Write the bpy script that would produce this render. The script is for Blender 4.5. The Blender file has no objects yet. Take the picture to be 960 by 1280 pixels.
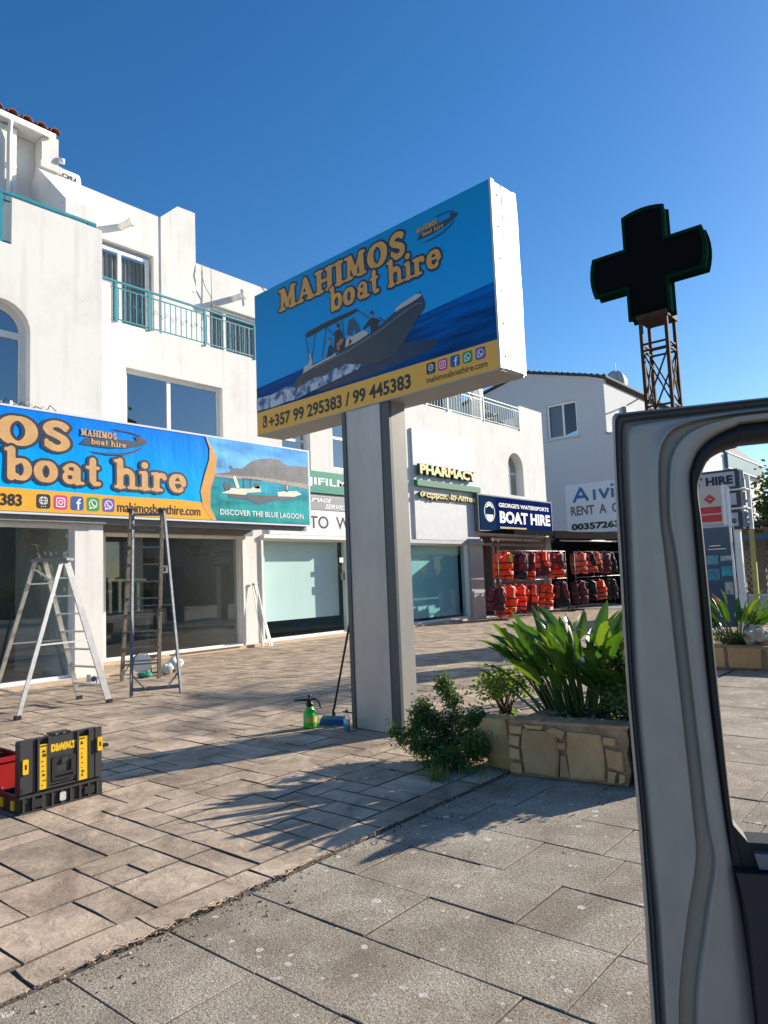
import bpy, bmesh, math, random
import numpy as np
from mathutils import Vector, Matrix
from mathutils.geometry import tessellate_polygon
random.seed(7); NR = np.random.default_rng(7)
scene = bpy.context.scene
COL = scene.collection
# ------------------------------------------------------------------ camera
YAW, PITCH, ROLL = map(math.radians, (39.65, 5.42, -2.32))
f_ = Vector((math.cos(YAW)*math.cos(PITCH), math.sin(YAW)*math.cos(PITCH), math.sin(PITCH)))
r0 = Vector((math.sin(YAW), -math.cos(YAW), 0)); u0 = r0.cross(f_)
r_ = math.cos(ROLL)*r0 + math.sin(ROLL)*u0; u_ = -math.sin(ROLL)*r0 + math.cos(ROLL)*u0
cam = bpy.data.cameras.new('camera'); camo = bpy.data.objects.new('camera', cam); COL.objects.link(camo)
m = Matrix((r_, u_, -f_)).transposed().to_4x4(); m.translation = Vector((0, 0, 1.5)); camo.matrix_world = m
cam.sensor_fit = 'VERTICAL'; cam.sensor_height = 36; cam.lens = 898/1280*36
cam.clip_start = 0.05; cam.clip_end = 3000
scene.camera = camo
scene.render.resolution_x = 768; scene.render.resolution_y = 1024
# ------------------------------------------------------------------ light
SUN_AZ, SUN_EL = math.radians(-22.5), math.radians(23.2)     # azimuth from +X
S = Vector((math.cos(SUN_EL)*math.cos(SUN_AZ), math.cos(SUN_EL)*math.sin(SUN_AZ), math.sin(SUN_EL)))
w = bpy.data.worlds.new('World'); scene.world = w; w.use_nodes = True
nt = w.node_tree; nt.nodes.clear()
sky = nt.nodes.new('ShaderNodeTexSky'); sky.sky_type = 'NISHITA'; sky.sun_disc = False
sky.sun_elevation = SUN_EL; sky.sun_rotation = math.atan2(S.x, S.y)
sky.altitude = 10; sky.air_density = 1.0; sky.dust_density = 0.3; sky.ozone_density = 3.0
hs = nt.nodes.new('ShaderNodeHueSaturation'); hs.inputs['Saturation'].default_value = 1.30
hs.inputs['Hue'].default_value = 0.503
hs.inputs['Value'].default_value = 1.0
bg = nt.nodes.new('ShaderNodeBackground'); bg.inputs[1].default_value = 0.094
wo = nt.nodes.new('ShaderNodeOutputWorld')
nt.links.new(sky.outputs[0], hs.inputs['Color']); nt.links.new(hs.outputs[0], bg.inputs[0]); nt.links.new(bg.outputs[0], wo.inputs[0])
sl = bpy.data.lights.new('sun', 'SUN'); sl.energy = 5.0; sl.angle = math.radians(0.5); sl.color = (1.0, 0.90, 0.76)
so = bpy.data.objects.new('sun', sl); so.rotation_euler = S.to_track_quat('Z', 'Y').to_euler(); COL.objects.link(so)
scene.view_settings.view_transform = 'Standard'; scene.view_settings.look = 'None'
scene.view_settings.exposure = 0.80; scene.view_settings.gamma = 1.0
# ------------------------------------------------------------------ materials
MATS = {}
def mat(name, col, rough=0.6, metal=0.0, var=0.0, vscale=3.0, bump=0.0, bscale=40.0, spec=0.5, rnd=0.0, coat=0.0,
        col2=None, stretch=None, trans=0.0):
    if name in MATS: return MATS[name]
    m = bpy.data.materials.new(name); m.use_nodes = True; n = m.node_tree; b = n.nodes['Principled BSDF']
    b.inputs['Roughness'].default_value = rough; b.inputs['Metallic'].default_value = metal
    b.inputs['Specular IOR Level'].default_value = spec; b.inputs['Coat Weight'].default_value = coat
    b.inputs['Base Color'].default_value = (*col, 1)
    tc = None
    if var or bump or col2 or rnd:
        tc = n.nodes.new('ShaderNodeTexCoord'); src = tc.outputs['Object']
        if stretch:
            mp = n.nodes.new('ShaderNodeMapping'); mp.inputs['Scale'].default_value = stretch
            n.links.new(src, mp.inputs[0]); src = mp.outputs[0]
    if var or col2 or rnd:
        nz = n.nodes.new('ShaderNodeTexNoise'); nz.inputs['Scale'].default_value = vscale; nz.inputs['Detail'].default_value = 8
        nz.inputs['Roughness'].default_value = 0.65
        n.links.new(src, nz.inputs['Vector'])
        cr = n.nodes.new('ShaderNodeValToRGB'); cr.color_ramp.elements[0].position = 0.33; cr.color_ramp.elements[1].position = 0.67
        v = var if var else 0.12
        c2 = col2 if col2 else tuple(min(1, c*(1+v)) for c in col); c1 = col if col2 else tuple(c*(1-v) for c in col)
        cr.color_ramp.elements[0].color = (*c1, 1); cr.color_ramp.elements[1].color = (*c2, 1)
        n.links.new(nz.outputs['Fac'], cr.inputs[0]); last = cr.outputs[0]
        if rnd:
            oi = n.nodes.new('ShaderNodeObjectInfo'); mr = n.nodes.new('ShaderNodeMapRange')
            mr.inputs['To Min'].default_value = 1-rnd; mr.inputs['To Max'].default_value = 1+rnd
            n.links.new(oi.outputs['Random'], mr.inputs[0]); h = n.nodes.new('ShaderNodeHueSaturation')
            n.links.new(mr.outputs[0], h.inputs['Value']); n.links.new(last, h.inputs['Color']); last = h.outputs[0]
        n.links.new(last, b.inputs['Base Color'])
    if bump:
        nb = n.nodes.new('ShaderNodeTexNoise'); nb.inputs['Scale'].default_value = bscale; nb.inputs['Detail'].default_value = 6
        n.links.new(src, nb.inputs['Vector'])
        bp = n.nodes.new('ShaderNodeBump'); bp.inputs['Strength'].default_value = bump; bp.inputs['Distance'].default_value = 0.02
        n.links.new(nb.outputs['Fac'], bp.inputs['Height']); n.links.new(bp.outputs[0], b.inputs['Normal'])
    if trans:
        out = n.nodes['Material Output']; tr = n.nodes.new('ShaderNodeBsdfTranslucent')
        tr.inputs[0].default_value = (min(1, col[0]*3.4), min(1, col[1]*2.6), col[2]*0.9, 1)
        mx = n.nodes.new('ShaderNodeMixShader'); mx.inputs[0].default_value = trans
        n.links.new(b.outputs[0], mx.inputs[1]); n.links.new(tr.outputs[0], mx.inputs[2]); n.links.new(mx.outputs[0], out.inputs[0])
    MATS[name] = m; return m
def emit_free(name): return MATS[name]
def node_mat(name):
    m = bpy.data.materials.new(name); m.use_nodes = True; MATS[name] = m
    return m, m.node_tree, m.node_tree.nodes['Principled BSDF']
def glass_mat(name, tint, refl=1.0, ior=1.5):
    m = bpy.data.materials.new(name); m.use_nodes = True; n = m.node_tree; n.nodes.remove(n.nodes['Principled BSDF'])
    t = n.nodes.new('ShaderNodeBsdfTransparent'); t.inputs[0].default_value = (*tint, 1)
    g = n.nodes.new('ShaderNodeBsdfGlossy'); g.inputs['Roughness'].default_value = 0.015; g.inputs[0].default_value = (.95, .97, 1, 1)
    lw = n.nodes.new('ShaderNodeLayerWeight'); pw = n.nodes.new('ShaderNodeMath'); pw.operation = 'POWER'; pw.inputs[1].default_value = 5
    fr = n.nodes.new('ShaderNodeMath'); fr.operation = 'MULTIPLY_ADD'; fr.inputs[1].default_value = .95; fr.inputs[2].default_value = .045
    lw.inputs[0].default_value = .5; n.links.new(lw.outputs['Facing'], pw.inputs[0]); n.links.new(pw.outputs[0], fr.inputs[0])
    ml = n.nodes.new('ShaderNodeMath'); ml.operation = 'MULTIPLY'; ml.inputs[1].default_value = refl; ml.use_clamp = True
    mx = n.nodes.new('ShaderNodeMixShader')
    n.links.new(fr.outputs[0], ml.inputs[0]); n.links.new(ml.outputs[0], mx.inputs[0])
    n.links.new(t.outputs[0], mx.inputs[1]); n.links.new(g.outputs[0], mx.inputs[2])
    n.links.new(mx.outputs[0], n.nodes['Material Output'].inputs[0])
    MATS[name] = m; return m

def wall_mat(name, base, dirt=(.42, .40, .37), amount=0.5):
    """rough white masonry paint: faint mottling, blotchy stains, streaks running down, small cracks and chips"""
    m, n, b = node_mat(name); L = n.links.new; N = n.nodes.new
    tc = N('ShaderNodeTexCoord')
    n1 = N('ShaderNodeTexNoise'); n1.inputs['Scale'].default_value = 0.9; n1.inputs['Detail'].default_value = 10; n1.inputs['Roughness'].default_value = .62
    L(tc.outputs['Object'], n1.inputs['Vector'])
    mp = N('ShaderNodeMapping'); mp.inputs['Scale'].default_value = (5, 5, .45); L(tc.outputs['Object'], mp.inputs[0])
    n2 = N('ShaderNodeTexNoise'); n2.inputs['Scale'].default_value = 1.3; n2.inputs['Detail'].default_value = 7; L(mp.outputs[0], n2.inputs['Vector'])
    r1 = N('ShaderNodeValToRGB'); r1.color_ramp.elements[0].position = .50; r1.color_ramp.elements[1].position = .82
    L(n1.outputs['Fac'], r1.inputs[0])
    r2 = N('ShaderNodeValToRGB'); r2.color_ramp.elements[0].position = .52; r2.color_ramp.elements[1].position = .85
    L(n2.outputs['Fac'], r2.inputs[0])
    a = N('ShaderNodeMath'); a.operation = 'ADD'; L(r1.outputs[0], a.inputs[0]); L(r2.outputs[0], a.inputs[1])
    k = N('ShaderNodeMath'); k.operation = 'MULTIPLY'; k.inputs[1].default_value = amount; k.use_clamp = True; L(a.outputs[0], k.inputs[0])
    mx = N('ShaderNodeMixRGB'); mx.inputs[1].default_value = (*base, 1); mx.inputs[2].default_value = (*dirt, 1); L(k.outputs[0], mx.inputs[0])
    # chips
    nd = N('ShaderNodeTexNoise'); nd.inputs['Scale'].default_value = 7; nd.inputs['Detail'].default_value = 9; nd.inputs['Roughness'].default_value = .75
    L(tc.outputs['Object'], nd.inputs['Vector'])
    nm = N('ShaderNodeTexNoise'); nm.inputs['Scale'].default_value = .55; L(tc.outputs['Object'], nm.inputs['Vector'])
    rd = N('ShaderNodeValToRGB'); rd.color_ramp.elements[0].position = .62; rd.color_ramp.elements[1].position = .66; L(nd.outputs['Fac'], rd.inputs[0])
    rm = N('ShaderNodeValToRGB'); rm.color_ramp.elements[0].position = .53; rm.color_ramp.elements[1].position = .60; L(nm.outputs['Fac'], rm.inputs[0])
    mm = N('ShaderNodeMath'); mm.operation = 'MULTIPLY'; L(rd.outputs[0], mm.inputs[0]); L(rm.outputs[0], mm.inputs[1])
    m2 = N('ShaderNodeMixRGB'); m2.inputs[2].default_value = (.36, .33, .29, 1); L(mm.outputs[0], m2.inputs[0]); L(mx.outputs[0], m2.inputs[1])
    L(m2.outputs[0], b.inputs['Base Color']); b.inputs['Roughness'].default_value = .85; b.inputs['Specular IOR Level'].default_value = .25
    nb = N('ShaderNodeTexNoise'); nb.inputs['Scale'].default_value = 6; nb.inputs['Detail'].default_value = 9; nb.inputs['Roughness'].default_value = .6
    L(tc.outputs['Object'], nb.inputs['Vector'])
    bp = N('ShaderNodeBump'); bp.inputs['Strength'].default_value = .14; bp.inputs['Distance'].default_value = .02; L(nb.outputs['Fac'], bp.inputs['Height'])
    L(bp.outputs[0], b.inputs['Normal']); return m

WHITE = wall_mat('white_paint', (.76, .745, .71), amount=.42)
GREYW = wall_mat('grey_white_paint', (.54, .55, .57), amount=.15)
TRIM = mat('trim_white', (.78, .78, .76), .5, var=.05)
ALU = mat('aluminium', (.62, .61, .58), .42, .85, var=.12, vscale=9, bump=.08)
STEEL = mat('galvanised_steel', (.30, .31, .31), .45, .7, var=.25, vscale=7)
DGREY = mat('dark_grey_metal', (.10, .105, .11), .45, .4, var=.15)
TEAL = mat('teal_paint', (.02, .24, .32), .4, var=.12, vscale=12)
BLACK = mat('black_plastic', (.012, .012, .013), .45, var=.15)
RUB = mat('black_rubber', (.008, .008, .009), .6)
DARKIN = mat('dark_interior', (.17, .18, .175), .8, var=.2)
PALEIN = mat('pale_interior', (.32, .34, .33), .8, var=.08)
GLASS = glass_mat('clear_glass', (.84, .90, .88), 2.4)
DGLASS = glass_mat('dark_glass', (.18, .22, .24), 6.0)
YEL = mat('yellow_plastic', (.78, .48, .012), .5, var=.06)
RED = mat('red_plastic', (.35, .012, .012), .42, var=.1)
CREAM = mat('cream_letter', (.80, .66, .30), .35, var=.05)
PRINTW = mat('print_white', (.80, .82, .82), .45)
PRINTK = mat('print_black', (.012, .012, .018), .45)

# ------------------------------------------------------------------ geometry
class MB:
    def __init__(s): s.v = []; s.f = []; s.m = []; s.sm = []
    def add(s, V, F, mi=0, smooth=False):
        o = len(s.v); s.v += [tuple(x) for x in V]
        for f in F: s.f.append(tuple(i+o for i in f)); s.m.append(mi); s.sm.append(smooth)
    def hexa(s, P, mi=0):   # P: 8 points, bottom 4 ccw, top 4
        s.add(P, [(0, 3, 2, 1), (4, 5, 6, 7), (0, 1, 5, 4), (1, 2, 6, 5), (2, 3, 7, 6), (3, 0, 4, 7)], mi)
    def box(s, x0, x1, y0, y1, z0, z1, mi=0):
        s.hexa([(x0,y0,z0),(x1,y0,z0),(x1,y1,z0),(x0,y1,z0),(x0,y0,z1),(x1,y0,z1),(x1,y1,z1),(x0,y1,z1)], mi)
    def fbox(s, F, a0, a1, b0, b1, c0, c1, mi=0):
        s.hexa([F(a0,b0,c0),F(a1,b0,c0),F(a1,b0,c1),F(a0,b0,c1),F(a0,b1,c0),F(a1,b1,c0),F(a1,b1,c1),F(a0,b1,c1)], mi)
    def beam(s, p, q, wx, wy, up=(0,0,1), mi=0):
        p, q = Vector(p), Vector(q); d = (q-p).normalized(); a = d.cross(Vector(up))
        if a.length < 1e-3: a = d.cross(Vector((1,0,0)))
        a.normalize(); b = a.cross(d).normalized(); P = []
        for c in (p, q):
            for i, j in ((-1,-1),(1,-1),(1,1),(-1,1)): P.append(c + a*(i*wx/2) + b*(j*wy/2))
        s.hexa(P, mi)
    def tube(s, pts, r, n=8, mi=0, cap=True, smooth=True):
        pts = [Vector(p) for p in pts]; R = r if isinstance(r, (list, tuple)) else [r]*len(pts)
        V = []; F = []; prev = None
        for i, p in enumerate(pts):
            d = (pts[min(i+1, len(pts)-1)] - pts[max(i-1, 0)]).normalized()
            if prev is None:
                a = d.cross(Vector((0,0,1)))
                if a.length < 1e-3: a = d.cross(Vector((1,0,0)))
            else: a = prev - d*prev.dot(d)
            a.normalize(); prev = a; b = d.cross(a)
            for k in range(n):
                t = 2*math.pi*k/n; V.append(p + (a*math.cos(t) + b*math.sin(t))*R[i])
        for i in range(len(pts)-1):
            for k in range(n):
                F.append((i*n+k, i*n+(k+1)%n, (i+1)*n+(k+1)%n, (i+1)*n+k))
        s.add(V, F, mi, smooth)
        if cap:
            s.add(V[:n], [tuple(range(n))[::-1]], mi); s.add(V[-n:], [tuple(range(n))], mi)
    def lathe(s, c, prof, n=16, mi=0, axis=None):
        c = Vector(c); V = []; F = []
        for r, z in prof:
            for k in range(n):
                t = 2*math.pi*k/n; V.append(c + Vector((r*math.cos(t), r*math.sin(t), z)))
        for i in range(len(prof)-1):
            for k in range(n): F.append((i*n+k, i*n+(k+1)%n, (i+1)*n+(k+1)%n, (i+1)*n+k))
        s.add(V, F, mi, True); s.add(V[:n], [tuple(range(n))[::-1]], mi); s.add(V[-n:], [tuple(range(n))], mi)
    def plate(s, F, loops, c0, c1, mi=0, back=True):
        """solid plate: outer loop + holes in the (a,b) plane of frame F, from depth c0 (front) to c1 (back)"""
        L2 = [[Vector((x, y, 0)) for x, y in lp] for lp in loops]
        flat = [p for lp in L2 for p in lp]; tri = tessellate_polygon(L2)
        V0 = [F(p.x, p.y, c0) for p in flat]
        s.add(V0, [tuple(t) for t in tri], mi)
        if c1 is None: return
        V1 = [F(p.x, p.y, c1) for p in flat]
        if back: s.add(V1, [tuple(t)[::-1] for t in tri], mi)
        o = 0
        for lp in L2:
            k = len(lp); s.add(V0[o:o+k]+V1[o:o+k], [(i, (i+1)%k, (i+1)%k+k, i+k) for i in range(k)], mi); o += k
    def build(s, name, mats, parent=None, kind=None, label=None, fix=True, auto=None):
        me = bpy.data.meshes.new(name)
        org = ORG.get(parent.name, Vector((0,0,0))) if parent else Vector((0,0,0))
        me.from_pydata([tuple(Vector(v)-org) for v in s.v], [], s.f)
        for mt in (mats if isinstance(mats, (list, tuple)) else [mats]): me.materials.append(mt)
        me.polygons.foreach_set('material_index', s.m); me.polygons.foreach_set('use_smooth', s.sm)
        if fix:
            bm = bmesh.new(); bm.from_mesh(me); bmesh.ops.remove_doubles(bm, verts=bm.verts, dist=1e-6)
            bmesh.ops.recalc_face_normals(bm, faces=bm.faces); bm.to_mesh(me); bm.free()
        o = bpy.data.objects.new(name, me); COL.objects.link(o)
        if parent: o.parent = parent; ORG[o.name] = org
        if kind: o['kind'] = kind
        if label: o['label'] = label
        return o
ORG = {}
def XY(Y): return lambda a, b, c: Vector((a, Y+c, b))            # facade plane: a along X, b up, c back from it
def YZ(X): return lambda a, b, c: Vector((X+c, a, b))            # plane facing -X: a along Y
def frame(o, u, v, n):
    o, u, v, n = map(Vector, (o, u, v, n)); return lambda a, b, c: o + u*a + v*b + n*c
def thing(name, label, cat, loc, group=None, rz=0):
    o = bpy.data.objects.new(name, None); o.empty_display_size = .2; COL.objects.link(o)
    o.location = loc; ORG[o.name] = Vector(loc); o['label'] = label; o['category'] = cat
    if group: o['group'] = group
    return o
def tag(o, label, cat, group=None):
    o['label'] = label; o['category'] = cat
    if group: o['group'] = group
    return o
def rect(a0, a1, b0, b1): return [(a0,b0),(a1,b0),(a1,b1),(a0,b1)]
def arch(a0, a1, b0, b1, n=14):
    r = (a1-a0)/2; c = (a0+a1)/2; sp = b1-r
    return [(a0,b0),(a1,b0)] + [(c+r*math.cos(math.pi*i/n), sp+r*math.sin(math.pi*i/n)) for i in range(n+1)]
def decal(F, poly, c, mt, parent, name, holes=()):
    mb = MB(); mb.plate(F, [poly, *holes], c, None); return mb.build(name, mt, parent, fix=False)
def ell(cx, cy, rx, ry, n=20, rot=0):
    return [(cx+rx*math.cos(t)*math.cos(rot)-ry*math.sin(t)*math.sin(rot), cy+rx*math.cos(t)*math.sin(rot)+ry*math.sin(t)*math.cos(rot)) for t in [2*math.pi*i/n for i in range(n)]]
def rrect(a0, a1, b0, b1, r, n=4):
    P = []
    for cx, cy, t0 in ((a1-r,b0+r,-90),(a1-r,b1-r,0),(a0+r,b1-r,90),(a0+r,b0+r,180)):
        for i in range(n+1):
            t = math.radians(t0+90*i/n); P.append((cx+r*math.cos(t), cy+r*math.sin(t)))
    return P
def text(body, F, a0, a1, b0, b1, mt, parent, name='lettering', bold=0.0, depth=0.0, c=-.002, shear=0.0, fit=True):
    cu = bpy.data.curves.new('t', 'FONT'); cu.body = body; cu.size = 1; cu.offset = bold; cu.extrude = 0.0; cu.shear = shear
    cu.resolution_u = 3
    o = bpy.data.objects.new('t', cu); COL.objects.link(o)
    dg = bpy.context.evaluated_depsgraph_get(); me = bpy.data.meshes.new_from_object(o.evaluated_get(dg))
    bpy.data.objects.remove(o); bpy.data.curves.remove(cu)
    P = [v.co.copy() for v in me.vertices]; fs = [tuple(p.vertices) for p in me.polygons]; bpy.data.meshes.remove(me)
    xs = [p.x for p in P]; ys = [p.y for p in P]; x0, x1, y0, y1 = min(xs), max(xs), min(ys), max(ys)
    Q = [(a0+(p.x-x0)/(x1-x0)*(a1-a0), b0+(p.y-y0)/(y1-y0)*(b1-b0)) for p in P]
    mb = MB()
    if depth:
        # thick letters: front, back and boundary walls
        from collections import Counter
        ed = Counter(); dirn = {}
        for f in fs:
            for i in range(len(f)):
                e = (f[i], f[(i+1)%len(f)]); k = tuple(sorted(e)); ed[k] += 1; dirn[k] = e
        n = len(Q); V = [F(x, y, c-depth) for x, y in Q] + [F(x, y, c) for x, y in Q]
        fl = list(fs) + [(dirn[k][1], dirn[k][0], dirn[k][0]+n, dirn[k][1]+n) for k in ed if ed[k] == 1]
        mb.add(V, fl)
    else: mb.add([F(x, y, c) for x, y in Q], fs)
    return mb.build(name, mt, parent, fix=False)

# rounded slab-serif display letters (thick strokes swept with capsules, contoured on a grid)
def arc(cx, cy, rx, ry, t0, t1, n=12):
    return [(cx+rx*math.cos(math.radians(t0+(t1-t0)*i/n)), cy+ry*math.sin(math.radians(t0+(t1-t0)*i/n))) for i in range(n+1)]
GL = {
 'M': (1.15, [([(.24,.1),(.27,.88)],.085),([(.08,.06),(.40,.06)],.062),([(.1,.94),(.3,.94)],.062),([(.32,.9),(.57,.2)],.12),([(.57,.2),(.84,.9)],.065),([(.88,.9),(.91,.1)],.125),([(.72,.06),(1.08,.06)],.062),([(.85,.94),(1.04,.94)],.062)]),
 'A': (1.05, [([(.2,.1),(.48,.88)],.07),([(.5,.9),(.8,.1)],.135),([(.28,.33),(.68,.33)],.055),([(.07,.06),(.34,.06)],.062),([(.62,.06),(.98,.06)],.062)]),
 'H': (1.08, [([(.25,.1),(.25,.9)],.13),([(.83,.1),(.83,.9)],.13),([(.07,.06),(.43,.06)],.062),([(.07,.94),(.43,.94)],.062),([(.65,.06),(1.01,.06)],.062),([(.65,.94),(1.01,.94)],.062),([(.3,.5),(.8,.5)],.07)]),
 'I': (.52, [([(.26,.1),(.26,.9)],.14),([(.07,.06),(.45,.06)],.062),([(.07,.94),(.45,.94)],.062)]),
 'O': (1.05, [(arc(.52,.5,.33,.42,0,360,24),('o',.15,.07))]),
 'S': (.82, [(arc(.42,.72,.24,.20,35,180,10)+[(.25,.6),(.42,.52),(.58,.42)]+arc(.42,.27,.22,.2,15,-150,10),.115),([(.63,.72),(.63,.9)],.05),([(.16,.12),(.16,.32)],.05)]),
 'b': (.86, [([(.22,.1),(.22,.98)],.12),([(.06,.98),(.22,.98)],.055),(arc(.5,.36,.22,.29,-130,130,16),('o',.125,.06))]),
 'o': (.84, [(arc(.42,.36,.25,.29,0,360,20),('o',.135,.065))]),
 'a': (.86, [([(.6,.1),(.6,.5)],.12),(arc(.42,.5,.2,.16,10,150,8),.065),(arc(.36,.24,.17,.16,0,360,14),.08),([(.6,.07),(.8,.06)],.055),([(.2,.52),(.24,.5)],.085)]),
 't': (.58, [([(.28,.2),(.28,.88)],.12),([(.08,.64),(.48,.64)],.055),([(.28,.14),(.34,.07),(.5,.09)],.075)]),
 'h': (.94, [([(.24,.08),(.24,.98)],.12),([(.06,.98),(.24,.98)],.055),([(.08,.05),(.4,.05)],.055),(arc(.48,.42,.22,.22,150,0,8)+[(.7,.1)],.105),([(.56,.05),(.88,.05)],.055)]),
 'i': (.48, [([(.25,.08),(.25,.6)],.12),([(.08,.64),(.25,.64)],.055),([(.07,.05),(.43,.05)],.055),([(.24,.92),(.26,.92)],.125)]),
 'r': (.70, [([(.24,.08),(.24,.6)],.12),([(.07,.64),(.24,.64)],.055),([(.07,.05),(.45,.05)],.055),([(.3,.52),(.42,.62),(.54,.6)],.085),([(.56,.52),(.56,.53)],.10)]),
 'e': (.82, [(arc(.42,.36,.25,.29,0,310,18),('o',.125,.06)),([(.25,.38),(.64,.4)],.05)]),
 ' ': (.45, []),
}
def march(fld, x0, y0, h):
    """filled contour (fld>0 inside) -> verts, faces; runs of full cells are merged per row"""
    ny, nx = fld.shape; V = []; Fc = []; idx = {}
    def vid(p):
        k = (round(p[0], 5), round(p[1], 5))
        if k not in idx: idx[k] = len(V); V.append(k)
        return idx[k]
    ins = fld > 0
    for j in range(ny-1):
        i = 0
        while i < nx-1:
            c = (ins[j,i], ins[j,i+1], ins[j+1,i+1], ins[j+1,i])
            if all(c):
                k = i
                while k < nx-1 and ins[j,k] and ins[j,k+1] and ins[j+1,k+1] and ins[j+1,k]: k += 1
                Fc.append([vid((x0+i*h, y0+j*h)), vid((x0+k*h, y0+j*h)), vid((x0+k*h, y0+(j+1)*h)), vid((x0+i*h, y0+(j+1)*h))]); i = k; continue
            if any(c):
                P = [(i,j),(i+1,j),(i+1,j+1),(i,j+1)]; out = []
                for q in range(4):
                    a, b = P[q], P[(q+1)%4]; fa, fb = fld[a[1],a[0]], fld[b[1],b[0]]
                    if fa > 0: out.append((x0+a[0]*h, y0+a[1]*h))
                    if (fa > 0) != (fb > 0):
                        t = fa/(fa-fb); out.append((x0+(a[0]+(b[0]-a[0])*t)*h, y0+(a[1]+(b[1]-a[1])*t)*h))
                if len(out) >= 3: Fc.append([vid(p) for p in out])
            i += 1
    return V, Fc
def fancy(body, F, a0, a1, b0, b1, mfill, mline, parent, grow=.085, res=26, c=-.002, mshade=None):
    """display lettering: width a0..a1, height of a capital b0..b1; returns outline and fill objects"""
    w = sum(GL[ch][0] for ch in body); h = 1/res; pad = .25
    nx = int((w+2*pad)/h)+2; ny = int((1.1+2*pad)/h)+2
    gx = -pad + np.arange(nx)*h; gy = -pad + np.arange(ny)*h; X, Y = np.meshgrid(gx, gy)
    D = np.full(X.shape, 9.0); x = 0
    for ch in body:
        adv, strokes = GL[ch]
        for pts, r in strokes:
            for k in range(len(pts)-1):
                (ax, ay), (bx, by) = pts[k], pts[k+1]
                if isinstance(r, tuple):
                    dx, dy = bx-ax, by-ay; ln = math.hypot(dx, dy); rr = r[2] + (r[1]-r[2])*(abs(dy)/max(ln, 1e-6))**1.5
                else: rr = r
                ax += x; bx += x
                lo = max(0, int((min(ax, bx)-.45+pad)/h)); hi = min(nx, int((max(ax, bx)+.45+pad)/h)+1)
                xs = X[:, lo:hi]; ys = Y[:, lo:hi]; vx, vy = bx-ax, by-ay; L2 = vx*vx+vy*vy+1e-9
                t = np.clip(((xs-ax)*vx+(ys-ay)*vy)/L2, 0, 1)
                D[:, lo:hi] = np.minimum(D[:, lo:hi], np.hypot(xs-ax-t*vx, ys-ay-t*vy)-rr)
        x += adv
    sx = (a1-a0)/w; sy = (b1-b0)
    for g, mt, cc, nm, ddx in ((grow, mline, c, 'letter_outline', 0), (0, mfill, c-.0015, 'letter_fill', 0)):
        V, Fc = march(g-D, -pad, -pad, h); mb = MB()
        mb.add([F(a0+x_*sx, b0+y_*sy, cc) for x_, y_ in V], Fc); mb.build(nm, mt, parent, fix=False)

def icons(F, boxes, parent, c=-.002):
    """five square badges: globe, camera ring, f, handset bubble, handset shield"""
    cols = [('badge_black', (.015,.015,.017)), ('badge_pink', (.62,.03,.20)), ('badge_blue', (.02,.08,.30)), ('badge_green', (.01,.28,.08)), ('badge_purple', (.14,.07,.36))]
    for i, (a0, a1, b0, b1) in enumerate(boxes):
        m_ = mat(cols[i][0], cols[i][1], .5); w_ = a1-a0; h_ = b1-b0; ca, cb = (a0+a1)/2, (b0+b1)/2
        bd = decal(F, rrect(a0, a1, b0, b1, w_*.2), c, m_, parent, 'badge'); mb = MB(); c2 = c-.0015
        def ring(cx, cy, rx, ry, t):
            o = ell(cx, cy, rx, ry, 22); q = ell(cx, cy, rx-t, ry-t, 22); mb.add([F(x, y, c2) for x, y in o+q], [(k, (k+1)%22, (k+1)%22+22, k+22) for k in range(22)])
        def bar(x0, x1, y0, y1): mb.add([F(x, y, c2) for x, y in rect(x0, x1, y0, y1)], [(0,1,2,3)])
        if i == 0:
            ring(ca, cb+h_*.06, w_*.3, h_*.3, w_*.05); ring(ca, cb+h_*.06, w_*.15, h_*.3, w_*.04)
            c2 -= .0008
            for q in (-.12, .06, .24): bar(ca-w_*.27, ca+w_*.27, cb+h_*(q-.02), cb+h_*(q+.02))
            for q in (-.15, 0, .15): bar(ca+w_*(q-.03), ca+w_*(q+.03), cb-h_*.38, cb-h_*.32)
        elif i == 1:
            o = rrect(ca-w_*.34, ca+w_*.34, cb-h_*.34, cb+h_*.34, w_*.14); q = rrect(ca-w_*.27, ca+w_*.27, cb-h_*.27, cb+h_*.27, w_*.1)
            n_ = len(o); mb.add([F(x, y, c2) for x, y in o+q], [(k, (k+1)%n_, (k+1)%n_+n_, k+n_) for k in range(n_)])
            ring(ca, cb, w_*.18, h_*.18, w_*.07); bar(ca+w_*.15, ca+w_*.21, cb+h_*.15, cb+h_*.21)
        elif i == 2:
            bar(ca+w_*.02, ca+w_*.15, cb-h_*.46, cb+h_*.16); bar(ca-w_*.08, ca+w_*.02, cb-h_*.02, cb+h_*.1); bar(ca+w_*.15, ca+w_*.27, cb-h_*.02, cb+h_*.1)
            mb.add([F(x, y, c2) for x, y in [(ca+w_*.02,cb+h_*.16),(ca+w_*.15,cb+h_*.16),(ca+w_*.2,cb+h_*.24),(ca+w_*.3,cb+h_*.24),(ca+w_*.3,cb+h_*.35),(ca+w_*.12,cb+h_*.33)]], [(0,1,2,5),(2,3,4,5)])
        else:
            ring(ca, cb+h_*.02, w_*.34, h_*.33, w_*.07)
            mb.add([F(x, y, c2) for x, y in [(ca-w_*.3,cb-h_*.38),(ca-w_*.12,cb-h_*.3),(ca-w_*.27,cb-h_*.14)]], [(0,1,2)]); c2 -= .0008
            P = [(-.14,.18),(-.05,.16),(-.06,.04),(.05,-.06),(.16,-.05),(.18,-.14),(.08,-.19),(-.09,-.06),(-.18,.1)]
            mb.plate(F, [[(ca+w_*x, cb+h_*y) for x, y in P]], c2, None)
        mb.build('badge_symbol', PRINTW, bd, fix=False)
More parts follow.
